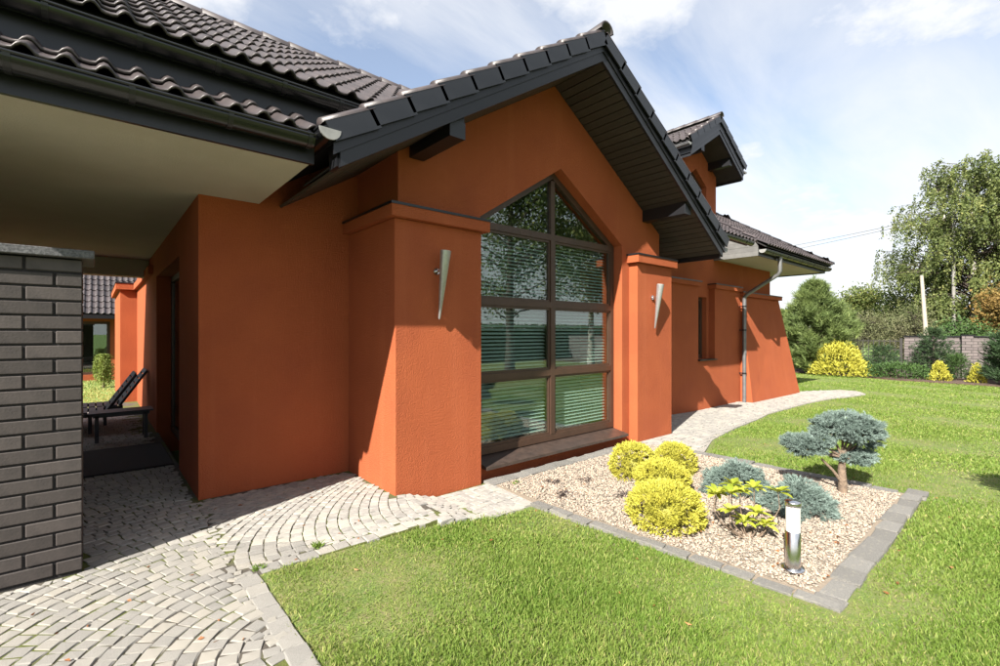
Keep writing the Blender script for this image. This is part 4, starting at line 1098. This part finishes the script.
# low blue spruces
def blue_cushion(x, y, rx, ry, h, label, seed):
    e = empty('dwarf_blue_spruce', (x, y, 0), label, 'shrub', 'low blue spruces in the gravel bed')
    n = 3400; t_ = rng.uniform(0, 1, n) ** .5; a = rng.uniform(0, 6.283, n)
    lob = 1 + .18 * np.sin(a * 5 + seed) + .1 * np.sin(a * 9 + seed * 2)
    px_, py_ = np.cos(a) * t_ * rx * lob, np.sin(a) * t_ * ry * lob
    zz = h * (1 - t_ ** 2.2) * rng.uniform(.55, 1.05, n) + .02 + .03 * np.sin(px_ * 30) * np.sin(py_ * 27)
    kc = 330; ki = rng.integers(0, kc, n); px_ = px_[:kc][ki] + rng.normal(0, .018, n); py_ = py_[:kc][ki] + rng.normal(0, .018, n); zz = zz[:kc][ki] + rng.normal(0, .014, n); a = a[:kc][ki]; t_ = t_[:kc][ki]
    C = np.stack([x + px_, y + py_, np.maximum(zz, .012)], 1)
    A = np.stack([np.cos(a) * (.4 + t_), np.sin(a) * (.4 + t_), .75 - .55 * t_], 1) + rng.normal(0, .25, (n, 3))
    needle_tufts('needles', C, A, 20, .024, .0042, 'blue_needle', .75, e)
    s_ = MB()
    for k in range(16):
        aa = 6.283 * k / 16; limb(s_, (x, y, .03), (x + math.cos(aa) * rx * .85, y + math.sin(aa) * ry * .85, h * .30), .011, .003, .02)
    s_.build('branches', 'bark', e)
blue_cushion(4.62, 1.93, .30, .27, .24, 'low blue spruce mound behind the yellow-green rhododendron', 1.)
blue_cushion(4.50, 1.36, .30, .24, .22, 'low blue spruce mound beside the little grafted blue spruce', 4.)

# grafted blue spruce on a stem
def spruce_standard():
    x, y = 5.29, 1.235
    e = empty('blue_spruce', (x, y, 0), 'little blue spruce grafted on a bare stem at the bed edge', 'tree')
    s_ = MB(); s_.tube([(x, y, -.03), (x + .005, y, .10), (x - .005, y + .005, .22), (x + .01, y, .40)], [.040, .036, .033, .022], 12)
    s_.tube([(x - .005, y, .10), (x - .07, y + .06, .22), (x - .14, y + .13, .32)], [.016, .013, .010], 8)
    pads = []
    for (o, dp_, pz, ra, rb, rh) in ((.06, 0, .60, .29, .27, .13), (.20, .02, .53, .19, .20, .13), (-.10, .02, .60, .19, .19, .12), (.04, .05, .69, .20, .20, .07), (.16, -.05, .66, .16, .16, .08), (-.34, .0, .44, .19, .18, .105), (-.42, .04, .47, .12, .13, .07), (-.24, -.02, .50, .13, .14, .08), (.10, 0, .335, .19, .19, .055), (.20, .04, .35, .12, .13, .05)):
        pads.append((.757 * o + .653 * dp_, -.653 * o + .757 * dp_, pz, ra, rb, rh))
    Cs = []; As = []
    for (px_, py_, pz, ra, rb, rh) in pads:
        nc_ = 70; dc_ = unit(nc_) * rng.uniform(.85, 1.1, (nc_, 1)); n = 1050; d = dc_[rng.integers(0, nc_, n)] + rng.normal(0, .10, (n, 3)); k = rng.uniform(.82, 1.0, (n, 1))
        p = d * k * np.array([ra * .82, rb * .82, rh]); p[:, 2] *= np.where(p[:, 2] < 0, .7, 1)
        Cs.append(p + np.array([x + px_, y + py_, pz])); As.append(d * np.array([1, 1, .7]) + rng.normal(0, .3, (n, 3)) + np.array([0, 0, .15]))
        limb(s_, (x, y, .34), (x + px_ * .9, y + py_ * .9, pz - rh * .4), .014, .006)
        for q in range(3):
            dd = unit(1)[0]; limb(s_, (x + px_ * .7, y + py_ * .7, pz - rh * .3), (x + px_ + dd[0] * ra * .7, y + py_ + dd[1] * rb * .7, pz + dd[2] * rh * .5), .006, .002)
    s_.build('trunk', 'bark', e)
    needle_tufts('crown', np.concatenate(Cs), np.concatenate(As), 15, .026, .0046, 'blue_needle', .7, e)
spruce_standard()

# rhododendron
def rhododendron():
    x, y = 3.60, 1.40
    e = empty('rhododendron', (x, y, 0), 'young rhododendron with yellow-green leaf rosettes on bare stems', 'shrub')
    s_ = MB(); ros = [(-.17, .17, .32), (.02, .13, .36), (.13, .02, .34), (.20, -.12, .33), (-.20, .05, .24), (.02, -.04, .20), (-.02, .03, .13), (.09, .10, .30), (-.08, .20, .30), (.06, -.08, .12), (-.10, .10, .33)]
    i_ = 0
    for (a, b_, z) in ros:
        s_.tube([(x + a * .1, y + b_ * .1, -.01), (x + a * .75, y + b_ * .75, z * .3), (x + a * 1.06, y + b_ * 1.06, z * .65), (x + a, y + b_, z)], [.005, .0045, .004, .0035], 7)
    s_.build('stems', 'bark', e)
    for (a, b_, z) in ros:
        n = rng.integers(12, 17); vs = []; fs = []; tn = []
        for k in range(n):
            an = 2.4 * k + rng.uniform(-.3, .3); el = rng.uniform(.05, .95); ln = rng.uniform(.07, .115); wd = ln * .40
            d = np.array([math.cos(an) * math.cos(el), math.sin(an) * math.cos(el), math.sin(el)]); sd_ = np.array([-math.sin(an), math.cos(an), 0]); up = np.cross(sd_, d) * -1
            base = np.array([x + a, y + b_, z]); o = len(vs); ro = rng.random()
            for t_, ww in ((0.05, .12), (.3, .85), (.55, 1.0), (.8, .7), (1.0, .05)):
                c = base + d * ln * t_ + np.array([0, 0, -1]) * ln * .25 * t_ ** 2
                vs += [c - sd_ * wd * .5 * ww + np.array([0, 0, .008 * ww]), c, c + sd_ * wd * .5 * ww + np.array([0, 0, .008 * ww])]; tn += [ro] * 3
            for q in range(4):
                for w_ in range(2): fs.append((o + q * 3 + w_, o + q * 3 + w_ + 1, o + q * 3 + w_ + 4, o + q * 3 + w_ + 3))
        link('leaf_rosette', np_mesh('leaf_rosette', vs, fs, 'rhodo_leaf', tn, True), e)
rhododendron()

# black grass tufts
def black_tuft(x, y, s, label):
    e_n = 46; a = rng.uniform(0, 6.283, e_n); V = []; F = []; tn = []
    for k in range(e_n):
        d = np.array([math.cos(a[k]), math.sin(a[k]), 0]); ln = s * rng.uniform(.6, 1.1); sd_ = np.array([-d[1], d[0], 0]) * .0028; up = rng.uniform(.35, .9)
        o = len(V); t_ = rng.random()
        for q, ww in ((0, 1), (.35, 1), (.7, .8), (1, .1)):
            c = np.array([x, y, 0]) + d * (.01 + ln * q * (1 - up * .35)) + np.array([0, 0, ln * (up * q * 1.5 - up * 1.35 * q * q)]); V += [c - sd_ * ww, c + sd_ * ww]; tn += [t_, t_]
        for q in range(3): F.append((o + 2 * q, o + 2 * q + 1, o + 2 * q + 3, o + 2 * q + 2))
    tag(link('black_grass', np_mesh('black_grass', V, F, 'black_grass', tn)), label, 'grass tuft', 'tufts of dark grass in the gravel')
black_tuft(3.46, 3.20, .13, 'small dark grass tuft in the gravel closest to the window sill')
black_tuft(3.28, 2.86, .16, 'dark grass tuft in the gravel nearest the left kerb')
black_tuft(3.76, 3.02, .12, 'small dark grass tuft in the gravel below the middle of the window')
black_tuft(3.66, 2.49, .16, 'dark grass tuft in the gravel beside the golden shrubs')

# weeds in the paving edge
def weed(x, y, z, s, label):
    n = 40; C = np.stack([x + rng.normal(0, s * .25, n), y + rng.normal(0, s * .25, n), np.full(n, z)], 1)
    D = rng.normal(0, .6, (n, 3)); D[:, 2] = rng.uniform(.5, 1.2, n)
    tag(link('weed', leaf_mesh('weed', C, D, rng.uniform(.5, 1, n) * s, s * .16, 'grass', rng.uniform(0, .4, n), .1)), label, 'weed', 'weeds rooted in the paving joints')
weed(1.10, 3.10, .10, .06, 'green weed sprouting in the sett border beside the lawn')
weed(3.16, 3.42, .0, .06, 'little green weed in the gravel corner by the window')
weed(0.74, 3.05, .09, .05, 'small weed at the corner where the two sett borders meet')

def fallen():
    n = 130; P = np.stack([rng.uniform(3.1, 5.6, n), rng.uniform(.85, 3.4, n), np.full(n, .028)], 1)
    n2 = 90; P2 = np.stack([rng.uniform(1.0, 7.0, n2), rng.uniform(-.5, 2.8, n2), np.zeros(n2)], 1); P2[:, 2] = gz(P2[:, 0]) + .03; P2 = P2[inpoly(P2[:, :2], LAWN)]
    n3 = 40; P3 = np.stack([rng.uniform(-.3, 1.9, n3), rng.uniform(2.2, 4.4, n3), np.full(n3, .104)], 1); P3 = P3[(P3[:, 0] < .7) | (P3[:, 1] > 3.0)]
    P = np.concatenate([P, P2, P3]); D = unit(len(P)); D[:, 2] *= .15
    tag(link('fallen_leaves', leaf_mesh('fallen_leaves', P, D, rng.uniform(.018, .04, len(P)), rng.uniform(.01, .02, len(P)), 'fallen_leaf', rng.random(len(P)), .15)), 'brown fallen leaves strewn over gravel, lawn and paving', 'leaves', kind='stuff')
leafmat('fallen_leaf', (0.20, 0.075, 0.03), (0.26, 0.13, 0.05), tone=0.4, trans=0.1, scale=20)
fallen()

# ------------------------------------------------------------------ far garden at the boundary
def conifer(name, x, y, z0, h, rad, m, label, ntuft=1500, k=12, ln=.16, wd=.018, up=.35, taper=.85, group=None, bark='dark_bark', belly=.25):
    e = empty(name, (x, y, z0), label, 'tree' if h > 2 else 'shrub', group)
    s_ = MB(); s_.tube([(x, y, z0 - .1), (x, y, z0 + h * .95)], [max(.02, h * .022), .006], 7)
    C = []; A = []
    nw_ = max(5, int(h / .22)); 
    for w_ in range(nw_):
        f = (w_ + .5) / nw_; zb = z0 + h * (f * .93); prof = (1 - f) ** taper if f > belly else (1 - belly) ** taper * (.75 + .25 * f / belly)
        nb = rng.integers(5, 8); a0 = rng.uniform(0, 6.28)
        for b_ in range(nb):
            a = a0 + 6.283 * b_ / nb + rng.uniform(-.3, .3); L_ = rad * prof * rng.uniform(.75, 1.12) + .05
            tip = np.array([x + math.cos(a) * L_, y + math.sin(a) * L_, zb + L_ * up * rng.uniform(.5, 1.2)])
            limb(s_, (x, y, zb), tip, .012 * h / 2.5, .004, n=3)
            m_ = max(4, int(ntuft / (nw_ * 6)))
            t_ = rng.uniform(.25, 1.0, m_) ** .7
            p = np.array([x, y, zb]) + (tip - np.array([x, y, zb])) * t_[:, None] + rng.normal(0, .06 + .06 * L_, (m_, 3)) * np.array([1, 1, .7])
            C.append(p); d = np.tile(np.array([math.cos(a), math.sin(a), .6 + up]), (m_, 1)) + rng.normal(0, .45, (m_, 3)); A.append(d)
    C.append(np.array([[x, y, z0 + h * .98]] * 3)); A.append(np.array([[0, 0, 1.]] * 3))
    s_.build('trunk', bark, e)
    needle_tufts('crown', np.concatenate(C), np.concatenate(A), k, ln, wd, m, .75, e)
    return e
FG = 'shrubs in the bed along the boundary'
conifer('pine_tree', 21.9, 6.05, -.12, 3.85, 1.75, 'pine_needle', 'bushy green pine standing beyond the right end of the house', 3600, 14, .24, .022, .45, .8, None, 'bark', .28)
conifer('pine_tree', 21.2, .55, -.12, 1.75, 1.0, 'dark_needle', 'deep green bushy pine at the right edge of the picture', 1600, 13, .18, .02, .4, .6, None, 'bark', .35)
conifer('spruce_shrub', 22.2, 3.95, -.1, 1.2, .72, 'dark_needle', 'rounded dark spruce in front of the metal fence', 800, 10, .09, .014, .1, .6, FG, belly=.4)
conifer('spruce_shrub', 22.3, 2.55, -.1, 1.9, .95, 'dark_needle', 'tall dark spruce with a bare leader before the brick wall', 1000, 10, .10, .015, .05, .75, FG)
conifer('spruce_shrub', 21.9, 1.95, -.1, .9, .42, 'juniper_leaf', 'small mid-green upright conifer between the golden cones', 500, 10, .08, .012, .5, .6, FG)
def mound(name, x, y, z0, rx, ry, h, m, label, n, ln, wd, cone=0.0, group=FG):
    e = empty(name, (x, y, z0), label, 'shrub', group)
    D = unit(n); D[:, 2] = np.abs(D[:, 2]); k = rng.uniform(.7, 1.05, (n, 1)) * (1 + .09 * np.sin(D[:, :1] * 9 + x) * np.sin(D[:, 1:2] * 8) + .07 * np.sin(D[:, 2:] * 11))
    P = D * k * np.array([rx, ry, h]); 
    if cone: sc = 1 - cone * (P[:, 2:] / h).clip(0, 1); P[:, :2] *= sc
    P += np.array([x, y, z0])
    dirs = D * .6 + unit(n) * .7 + np.array([0, 0, .6])
    cl = rng.normal(0, .12, 64)[(np.floor(D[:, 0] * 4) * 7 + np.floor(D[:, 2] * 5) * 3 + np.floor(D[:, 1] * 4)).astype(int) % 64]
    link('foliage', leaf_mesh('foliage', P, dirs, rng.uniform(.7, 1.3, n) * ln, wd, m, rng.normal(.45, .17, n) + cl), e)
    s_ = MB(); s_.tube([(x, y, z0 - .05), (x, y, z0 + h * .7)], [.03, .01], 6)
    for q in range(10):
        d = unit(1)[0]; limb(s_, (x, y, z0 + h * .15), (x + d[0] * rx * .7, y + d[1] * ry * .7, z0 + h * .35 + abs(d[2]) * h * .3), .012, .005, n=3)
    s_.build('stem', 'dark_bark', e); return e
mound('golden_cypress', 21.55, 5.15, -.1, .95, .98, 1.28, 'gold_leaf', 'large golden cypress beside the bushy green pine', 5200, .11, .05, .35)
mound('juniper', 21.55, 3.45, -.1, .55, 1.0, .55, 'juniper_leaf', 'wide low dark green juniper along the mulch bed', 2600, .09, .03)
mound('golden_cone', 21.4, 2.30, -.1, .25, .27, .64, 'gold_leaf', 'small golden cone shrub in front of the dark spruce', 1200, .08, .035, .5)
mound('golden_cone', 21.3, 1.42, -.1, .19, .20, .62, 'gold_leaf', 'slim golden-green cone shrub near the right-hand pine', 900, .08, .03, .55)
mound('juniper', 22.5, 4.6, -.1, .5, .55, .55, 'juniper_leaf', 'small dark juniper left of the metal fence', 900, .08, .03)

BW = empty('boundary_wall', (23.1, 0, -.2), 'dark clinker brick boundary wall behind the shrub bed', 'wall')
MB().box(23.0, 23.24, -12, 3.45, -.3, 1.36).build('wall', 'far_brick', BW)
MB().box(22.96, 23.28, -12, 3.47, 1.362, 1.40).build('coping', 'dark_metal', BW)
for y in (1.75, -2.0):
    MB().box(22.86, 23.38, y - .14, y + .14, -.3, 1.40).build('pier', 'far_brick', BW); MB().box(22.84, 23.40, y - .16, y + .16, 1.402, 1.44).build('pier_cap', 'dark_metal', BW)
FN = empty('metal_fence', (23.1, 4.6, -.2), 'open dark metal fence panel left of the brick boundary wall', 'fence')
MB().box(23.0, 23.22, 3.47, 8.6, -.3, .22).build('plinth', 'far_brick', FN)
for y in (3.55, 5.25, 6.95, 8.55): MB().box(23.06, 23.14, y - .04, y + .04, .22, 1.30).build('post', 'fence_metal', FN)
for z in (.30, .58, .86, 1.18): MB().box(23.08, 23.11, 3.55, 8.55, z, z + .03).build('rail', 'fence_metal', FN)
fb = MB().box(-.010, .010, -.012, .012, 0, 1.02).mesh('bar'); fb.materials.append(MATS['fence_metal'])
y = 3.72
while y < 8.5: link('bar', fb, FN, T(23.095, y, .24)); y += .165
rd = MB().box(26.5, 33, -30, 40, -.3, -.12).build('road', 'path_base'); tag(rd, kind='structure')

# broadleaf trees
def tree(name, x, y, z0, h, trunk_h, rx, ry, rz, m, bark, label, ncl, per, clr, ln, wd, droop=0., lobes=8, r0=.2, group=None, flat=1.0, toneb=.45):
    e = empty(name, (x, y, z0), label, 'tree', group)
    cz = z0 + h - rz
    cr, C = crown_leaves((x, y, cz), rx, ry, rz, ncl, per, clr, ln, wd, m, droop=droop, lobes=lobes, parent=e, flat=flat, toneb=toneb)
    s_ = MB(); top = (x + .1, y + .05, cz + rz * .55)
    pts = [(x, y, z0 - .2), (x + .05, y, z0 + trunk_h * .5), (x - .04, y + .06, z0 + trunk_h), (x + .08, y, cz), top]
    s_.tube(pts, [r0 * 1.25, r0, r0 * .85, r0 * .5, r0 * .12], 9)
    for i in range(0, len(C), max(1, len(C) // 60)):
        c = C[i]; zb = min(max(c[2] - .5 * math.hypot(c[0] - x, c[1] - y), z0 + trunk_h * .8), cz + rz * .4)
        limb(s_, (x, y, zb), c, r0 * .22, .012, sag=.12, n=4, jit=.05)
    s_.build('trunk', bark, e); return e
TG = 'trees beyond the boundary'
def birch(x, y, z0, h, rad, label, nbr, group, r0=.16):
    e = empty('birch_tree', (x, y, z0), label, 'tree', group)
    s_ = MB(); s_.tube([(x, y, z0 - .2), (x + .1, y - .05, z0 + h * .3), (x - .05, y + .1, z0 + h * .62), (x + .05, y, z0 + h * .97)], [r0 * 1.2, r0, r0 * .55, .02], 9)
    br_ = MB(); P = []; tn = []
    for i in range(nbr):
        f = rng.uniform(.10, .97) ; az = rng.uniform(0, 6.283)
        prof = (math.sin(min(1, f * 1.35 + .12) * math.pi * .5) if f < .55 else (max(0, 1 - ((f - .5) / .52) ** 2.0)) ** .62)
        Lb = rad * prof * rng.uniform(.55, 1.08) + .3; zb = z0 + h * f
        up = Lb * rng.uniform(.15, .5); a = np.array([x, y, zb - Lb * .25]); bnd = a + np.array([math.cos(az) * Lb, math.sin(az) * Lb, up])
        limb(br_, a, bnd, .022 + .02 * (1 - f), .006, sag=.12 * Lb, n=4, jit=.04)
        tb = rng.normal(.45, .12)
        for k in range(int(5 + Lb * 2.6)):
            t_ = rng.uniform(.3, 1.02); p = a + (bnd - a) * t_; p[2] += .48 * Lb * t_ * (1 - t_); p += rng.normal(0, .16, 3)
            ls = rng.uniform(.4, 1.5) * (.6 + .4 * (1 - f)); m_ = int(16 + ls * 20); q = np.linspace(0, 1, m_)
            st = np.stack([p[0] + math.cos(az) * .18 * q + rng.normal(0, .055, m_), p[1] + math.sin(az) * .18 * q + rng.normal(0, .055, m_), p[2] - ls * q ** 1.15 + rng.normal(0, .04, m_)], 1)
            P.append(st); tn.append(np.clip(rng.normal(tb, .15, m_) + rng.normal(0, .1), 0, 1))
    P = np.concatenate(P); tn = np.concatenate(tn); P[:, 2] = np.maximum(P[:, 2], z0 + .6)
    s_.build('trunk', 'birch_bark', e); br_.build('branches', 'dark_bark', e)
    D = unit(len(P)); D[:, 2] -= 1.1
    link('crown', leaf_mesh('crown', P, D, rng.uniform(.09, .15, len(P)), rng.uniform(.055, .085, len(P)), 'birch_leaf', tn), e)
birch(34, 2.35, -.2, 10.7, 3.6, 'tall drooping birch rising behind the boundary wall', 290, TG)
birch(35.5, -.9, -.2, 10.2, 3.8, 'second drooping birch cut by the right edge of the picture', 200, TG)
tree('broadleaf_tree', 38, 8.0, -.2, 4.9, 1.0, 2.0, 2.0, 2.0, 'oak_leaf', 'dark_bark', 'small yellowing tree left of the tall birch', 170, 60, .26, .15, .09, lobes=7, r0=.11, group=TG, toneb=.6)
tree('broadleaf_tree', 36, 5.4, -.2, 4.4, .8, 2.2, 1.7, 1.9, 'oak_leaf', 'dark_bark', 'bushy green tree under the left side of the birch', 170, 60, .26, .14, .085, lobes=8, r0=.11, group=TG)
tree('rust_tree', 27.5, .75, -.2, 4.15, .9, 1.3, 1.3, 1.55, 'rust_leaf', 'dark_bark', 'rust-brown autumn tree at the right edge behind the wall', 120, 56, .2, .13, .08, lobes=6, r0=.08, group=TG)
tree('bare_shrub', 30, 6.2, -.2, 3.2, .5, 1.5, 2.3, 1.35, 'brown_twig', 'dark_bark', 'brownish thin-leaved shrub behind the metal fence', 170, 50, .25, .13, .035, lobes=9, r0=.07, group=TG)
tree('bare_shrub', 29, 4.0, -.2, 3.1, .5, 1.3, 1.7, 1.3, 'brown_twig', 'dark_bark', 'brownish thin-leaved shrub beside the leaning pole', 150, 50, .25, .13, .035, lobes=9, r0=.07, group=TG)
tree('green_shrub', 26.5, 2.0, -.2, 2.2, .3, 1.0, 1.3, .95, 'juniper_leaf', 'dark_bark', 'green shrub peeping over the brick boundary wall', 110, 50, .18, .11, .06, lobes=7, r0=.05, group=TG)
tree('bare_shrub', 33, 10.5, -.2, 3.4, .5, 1.5, 2.3, 1.5, 'brown_twig', 'dark_bark', 'greyish thin-leaved shrub behind the bushy pine', 150, 46, .28, .14, .035, lobes=9, r0=.07, group=TG)
# far belt of woods closing the horizon
def woods():
    Vs = []; n = 16000
    ang = np.concatenate([rng.uniform(R(-20), R(30), n // 2), rng.uniform(R(70), R(140), n // 2)]); rad = rng.uniform(75, 95, n)
    top = 3.2 + 1.6 * np.sin(ang * 23) + 1.1 * np.sin(ang * 57 + 1) + .7 * np.sin(ang * 131)
    z = rng.uniform(0, 1, n) ** .7 * np.maximum(top, 1.2)
    P = np.stack([rad * np.cos(ang), rad * np.sin(ang), z], 1)
    return tag(link('far_woods', leaf_mesh('far_woods', P, unit(n) + np.array([0, 0, -.3]), rng.uniform(.8, 1.6, n), .8, 'oak_leaf', rng.normal(.4, .2, n))), 'distant belt of trees along the horizon', 'woods', kind='stuff')
woods()

# poles and wires
up_ = empty('utility_pole', (27, 3.33, -.2), 'leaning pale wooden pole behind the boundary wall', 'pole', 'utility poles')
MB().tube([(27, 3.30, -.3), (27, 3.34, 1.6), (26.97, 3.47, 3.95)], [.085, .08, .06], 10).build('shaft', 'pole_wood', up_)
MB().tube([(26.97, 3.47, 3.95), (26.97, 3.47, 3.99)], [.064, .045], 10).build('cap', 'concrete', up_)
up2 = empty('utility_pole', (32.5, 2.98, -.2), 'tall grey power pole half hidden in the birch', 'pole', 'utility poles')
MB().tube([(32.5, 2.98, -.3), (32.5, 2.98, 7.75)], [.09, .055], 10).build('shaft', 'concrete', up2)
MB().box(32.46, 32.54, 2.58, 3.38, 7.28, 7.36).build('crossarm', 'concrete', up2)
for y in (2.63, 3.33): MB().tube([(32.5, y, 7.36), (32.5, y, 7.48)], [.03, .04], 8).build('insulator', 'opal', up2)
for k, (y, z, lab) in enumerate(((2.63, 7.49, 'power line wire on the near insulator of the pole'), (3.33, 7.49, 'power line wire on the far insulator of the pole'))):
    pts = []
    for i in range(25):
        t_ = i / 24; X = 32.5 + 32 * t_; Y = y + 34 * t_; pts.append((X, Y, z + (3.6 + .9 * k) * t_ - 2.0 * t_ * (1 - t_)))
    ww = MB().tube(pts, .012, 5); pts2 = [(32.5 - 16 * t_, y - 24 * t_, z + .5 * t_ - 2.2 * t_ * (1 - t_)) for t_ in [i / 16 for i in range(17)]]; ww.tube(pts2, .012, 5)
    tag(ww.build('power_line', 'wire'), lab, 'power line', 'power line wires')

# ------------------------------------------------------------------ terrace furniture and the garden seen through it
dm = MB().box(-.75, .64, 6.05, 7.35, .094, .116).mesh('doormat'); bevel(dm, .006); dm.materials.append(MATS['mat_rubber'])
tag(link('doormat', dm), 'black rubber mat lying on the terrace before the glass door', 'mat')
def lounger(yc, label, dx=0.0):
    e = empty('lounger', (-.3, yc, .1), label, 'lounger', 'dark loungers on the terrace')
    z = .38; f = MB()
    for s in (-1, 1): f.box(-1.25, .16, yc + s * .31 - .02, yc + s * .31 + .02, z - .05, z)
    f.box(-1.25, -1.21, yc - .29, yc + .29, z - .05, z); f.box(.12, .16, yc - .29, yc + .29, z - .05, z); f.build('frame', 'lounger_frame', e)
    for x in (-1.1, -.05):
        for s in (-1, 1): MB().box(x - .02, x + .02, yc + s * .31 - .018, yc + s * .31 + .018, .095, z - .05).build('leg', 'lounger_frame', e)
    sm_ = MB().box(-.035, .035, -.29, .29, 0, .016).mesh('slat'); sm_.materials.append(MATS['lounger_slat'])
    x = -1.17
    while x < .10: link('slat', sm_, e, T(x, yc, z)); x += .088
    bk = MB(); d = Vector((.34, 0, .52)).normalized()
    for s in (-1, 1): bk.tube([(.12, yc + s * .28, z), tuple(Vector((.12, yc + s * .28, z)) + d * .62)], .02, 8)
    bo = bk.build('backrest', 'lounger_frame', e)
    for k in range(7):
        p = Vector((.12, yc, z)) + d * (.07 + k * .088); link('back_slat', sm_, bo, T(*p) @ Matrix.Rotation(-math.atan2(.52, .34), 4, 'Y'))
    e.location.x += dx
lounger(8.95, 'dark slatted lounger with raised back nearer the glass door')
lounger(9.62, 'dark slatted lounger with raised back further out towards the lawn', .17)
ST = empty('side_table', (.3, 8.0, .1), 'low dark slatted table in front of the loungers', 'table')
sm_ = MB().box(-.36, .30, -.04, .04, 0, .02).mesh('slat'); sm_.materials.append(MATS['lounger_slat'])
for k in range(4): link('slat', sm_, ST, T(.3, 7.87 + k * .09, .46))
for x in (.02, .52):
    for y in (7.87, 8.13): MB().box(x - .02, x + .02, y - .02, y + .02, .095, .44).build('leg', 'lounger_frame', ST)
fr_ = MB(); fr_.box(-.02, .56, 7.85, 7.89, .42, .459); fr_.box(-.02, .56, 8.11, 8.15, .42, .459); fr_.build('frame', 'lounger_frame', ST)

GH = empty('garden_house', (-1, 20, 0), 'neighbouring orange house with purple tiled roof seen past the terrace', 'house')
b = MB().prism([(-6, -.2), (2.5, -.2), (2.5, 2.3), (-6, 2.3)], XZ, 18.6, 18.9, [[(-2.6, .25), (.36, .25), (.36, 1.85), (-2.6, 1.85)]]); b.build('wall', 'stucco', GH)
gw = MB(); gw.prism([(-2.6, .25), (.36, .25), (.36, 1.85), (-2.6, 1.85)], XZ, 18.7, 18.76, [[(-2.5, .33), (.28, .33), (.28, 1.77), (-2.5, 1.77)]]); gw.box(-1.1, -1.0, 18.7, 18.76, .33, 1.77)
gwo = gw.build('window', 'frame', GH); MB().box(-2.5, .28, 18.72, 18.73, .33, 1.77).build('pane', 'glass', gwo)
MB().box(-6, 2.5, 21, 21.1, -.2, 2.2).build('inner_wall', 'room_dark', GH)
rf = MB().hexa([(-6.4, 18.1, 2.02), (2.9, 18.1, 2.02), (2.9, 21.4, 4.5), (-6.4, 21.4, 4.5)], [(-6.4, 18.1, 2.05), (2.9, 18.1, 2.05), (2.9, 21.4, 4.53), (-6.4, 21.4, 4.53)])
rfo = rf.build('roof', 'roof_under', GH)
tile_rows(rfo, (-3.2, 18.06, 2.05), (1, 0, 0), (0, 1, .7515), 18, 13)
MB().box(-6.4, 2.9, 18.06, 18.10, 1.92, 2.04).build('fascia', 'dark_metal', GH)
def weeping(x, y, z0, h, r, label):
    e = empty('weeping_shrub', (x, y, z0), label, 'shrub'); s_ = MB(); s_.tube([(x, y, z0 - .05), (x + .02, y, z0 + h * .9)], [.03, .02], 8)
    P = []
    for k in range(70):
        a = rng.uniform(0, 6.28); rr2 = r * rng.uniform(.3, 1); n = 46; t_ = np.linspace(0, 1, n)
        X = x + math.cos(a) * rr2 * np.minimum(1, t_ * 2.2) ** .7; Y = y + math.sin(a) * rr2 * np.minimum(1, t_ * 2.2) ** .7
        Z = z0 + h * (.88 + .14 * np.sin(np.minimum(t_ * 2.4, 1) * 3.14)) - h * .85 * np.maximum(0, t_ - .25) * rng.uniform(.8, 1.25)
        P.append(np.stack([X, Y, np.maximum(Z, z0 + .02)], 1))
    P = np.concatenate(P) + rng.normal(0, .015, (70 * 46, 3)); s_.build('trunk', 'bark', e)
    D = unit(len(P)); D[:, 2] -= 1
    link('foliage', leaf_mesh('foliage', P, D, .06, .02, 'willow_leaf', rng.normal(.45, .2, len(P))), e)
weeping(.17, 16.0, .07, .86, .22, 'little weeping shrub on the lawn beyond the terrace')

# ------------------------------------------------------------------ garden in front of the house, mirrored in the tall window
RG = 'garden trees mirrored in the tall window'
tree('garden_tree', 13.2, -6.8, -.15, 11.5, 2.0, 3.6, 3.6, 4.8, 'oak_leaf', 'dark_bark', 'tall spreading garden tree mirrored in the upper panes', 230, 60, .30, .17, .10, lobes=14, r0=.2, group=RG)
tree('garden_tree', 19.5, -7.5, -.15, 10.5, 2.0, 3.2, 3.2, 4.3, 'birch_leaf', 'birch_bark', 'tall garden birch mirrored in the right-hand panes', 180, 60, .30, .17, .10, lobes=11, r0=.17, group=RG)
def hedge():
    e = empty('hedge', (14, -13, -.15), 'long clipped green hedge mirrored in the middle panes', 'hedge')
    n = 22000; P = np.stack([rng.uniform(2, 30, n), -13 + rng.choice([-.5, .5], n) * rng.uniform(.6, 1.05, n), rng.uniform(-.15, 1.9, n)], 1)
    tp = rng.random(n) < .25; P[tp, 2] = 1.9 + rng.normal(0, .05, tp.sum()); P[tp, 1] = -13 + rng.uniform(-.5, .5, tp.sum())
    link('foliage', leaf_mesh('foliage', P, unit(n), .13, .08, 'juniper_leaf', rng.normal(.45, .18, n)), e)
    MB().box(2.1, 29.9, -13.35, -12.65, -.2, 1.75).build('core', 'juniper_leaf', e)
hedge()
tree('globe_tree', 5.25, -.42, -.03, 1.72, .95, .36, .36, .36, 'oak_leaf', 'bark', 'little globe tree on a stem just outside the right edge', 110, 40, .07, .05, .03, lobes=7, r0=.02)

print('objects', len(bpy.data.objects))
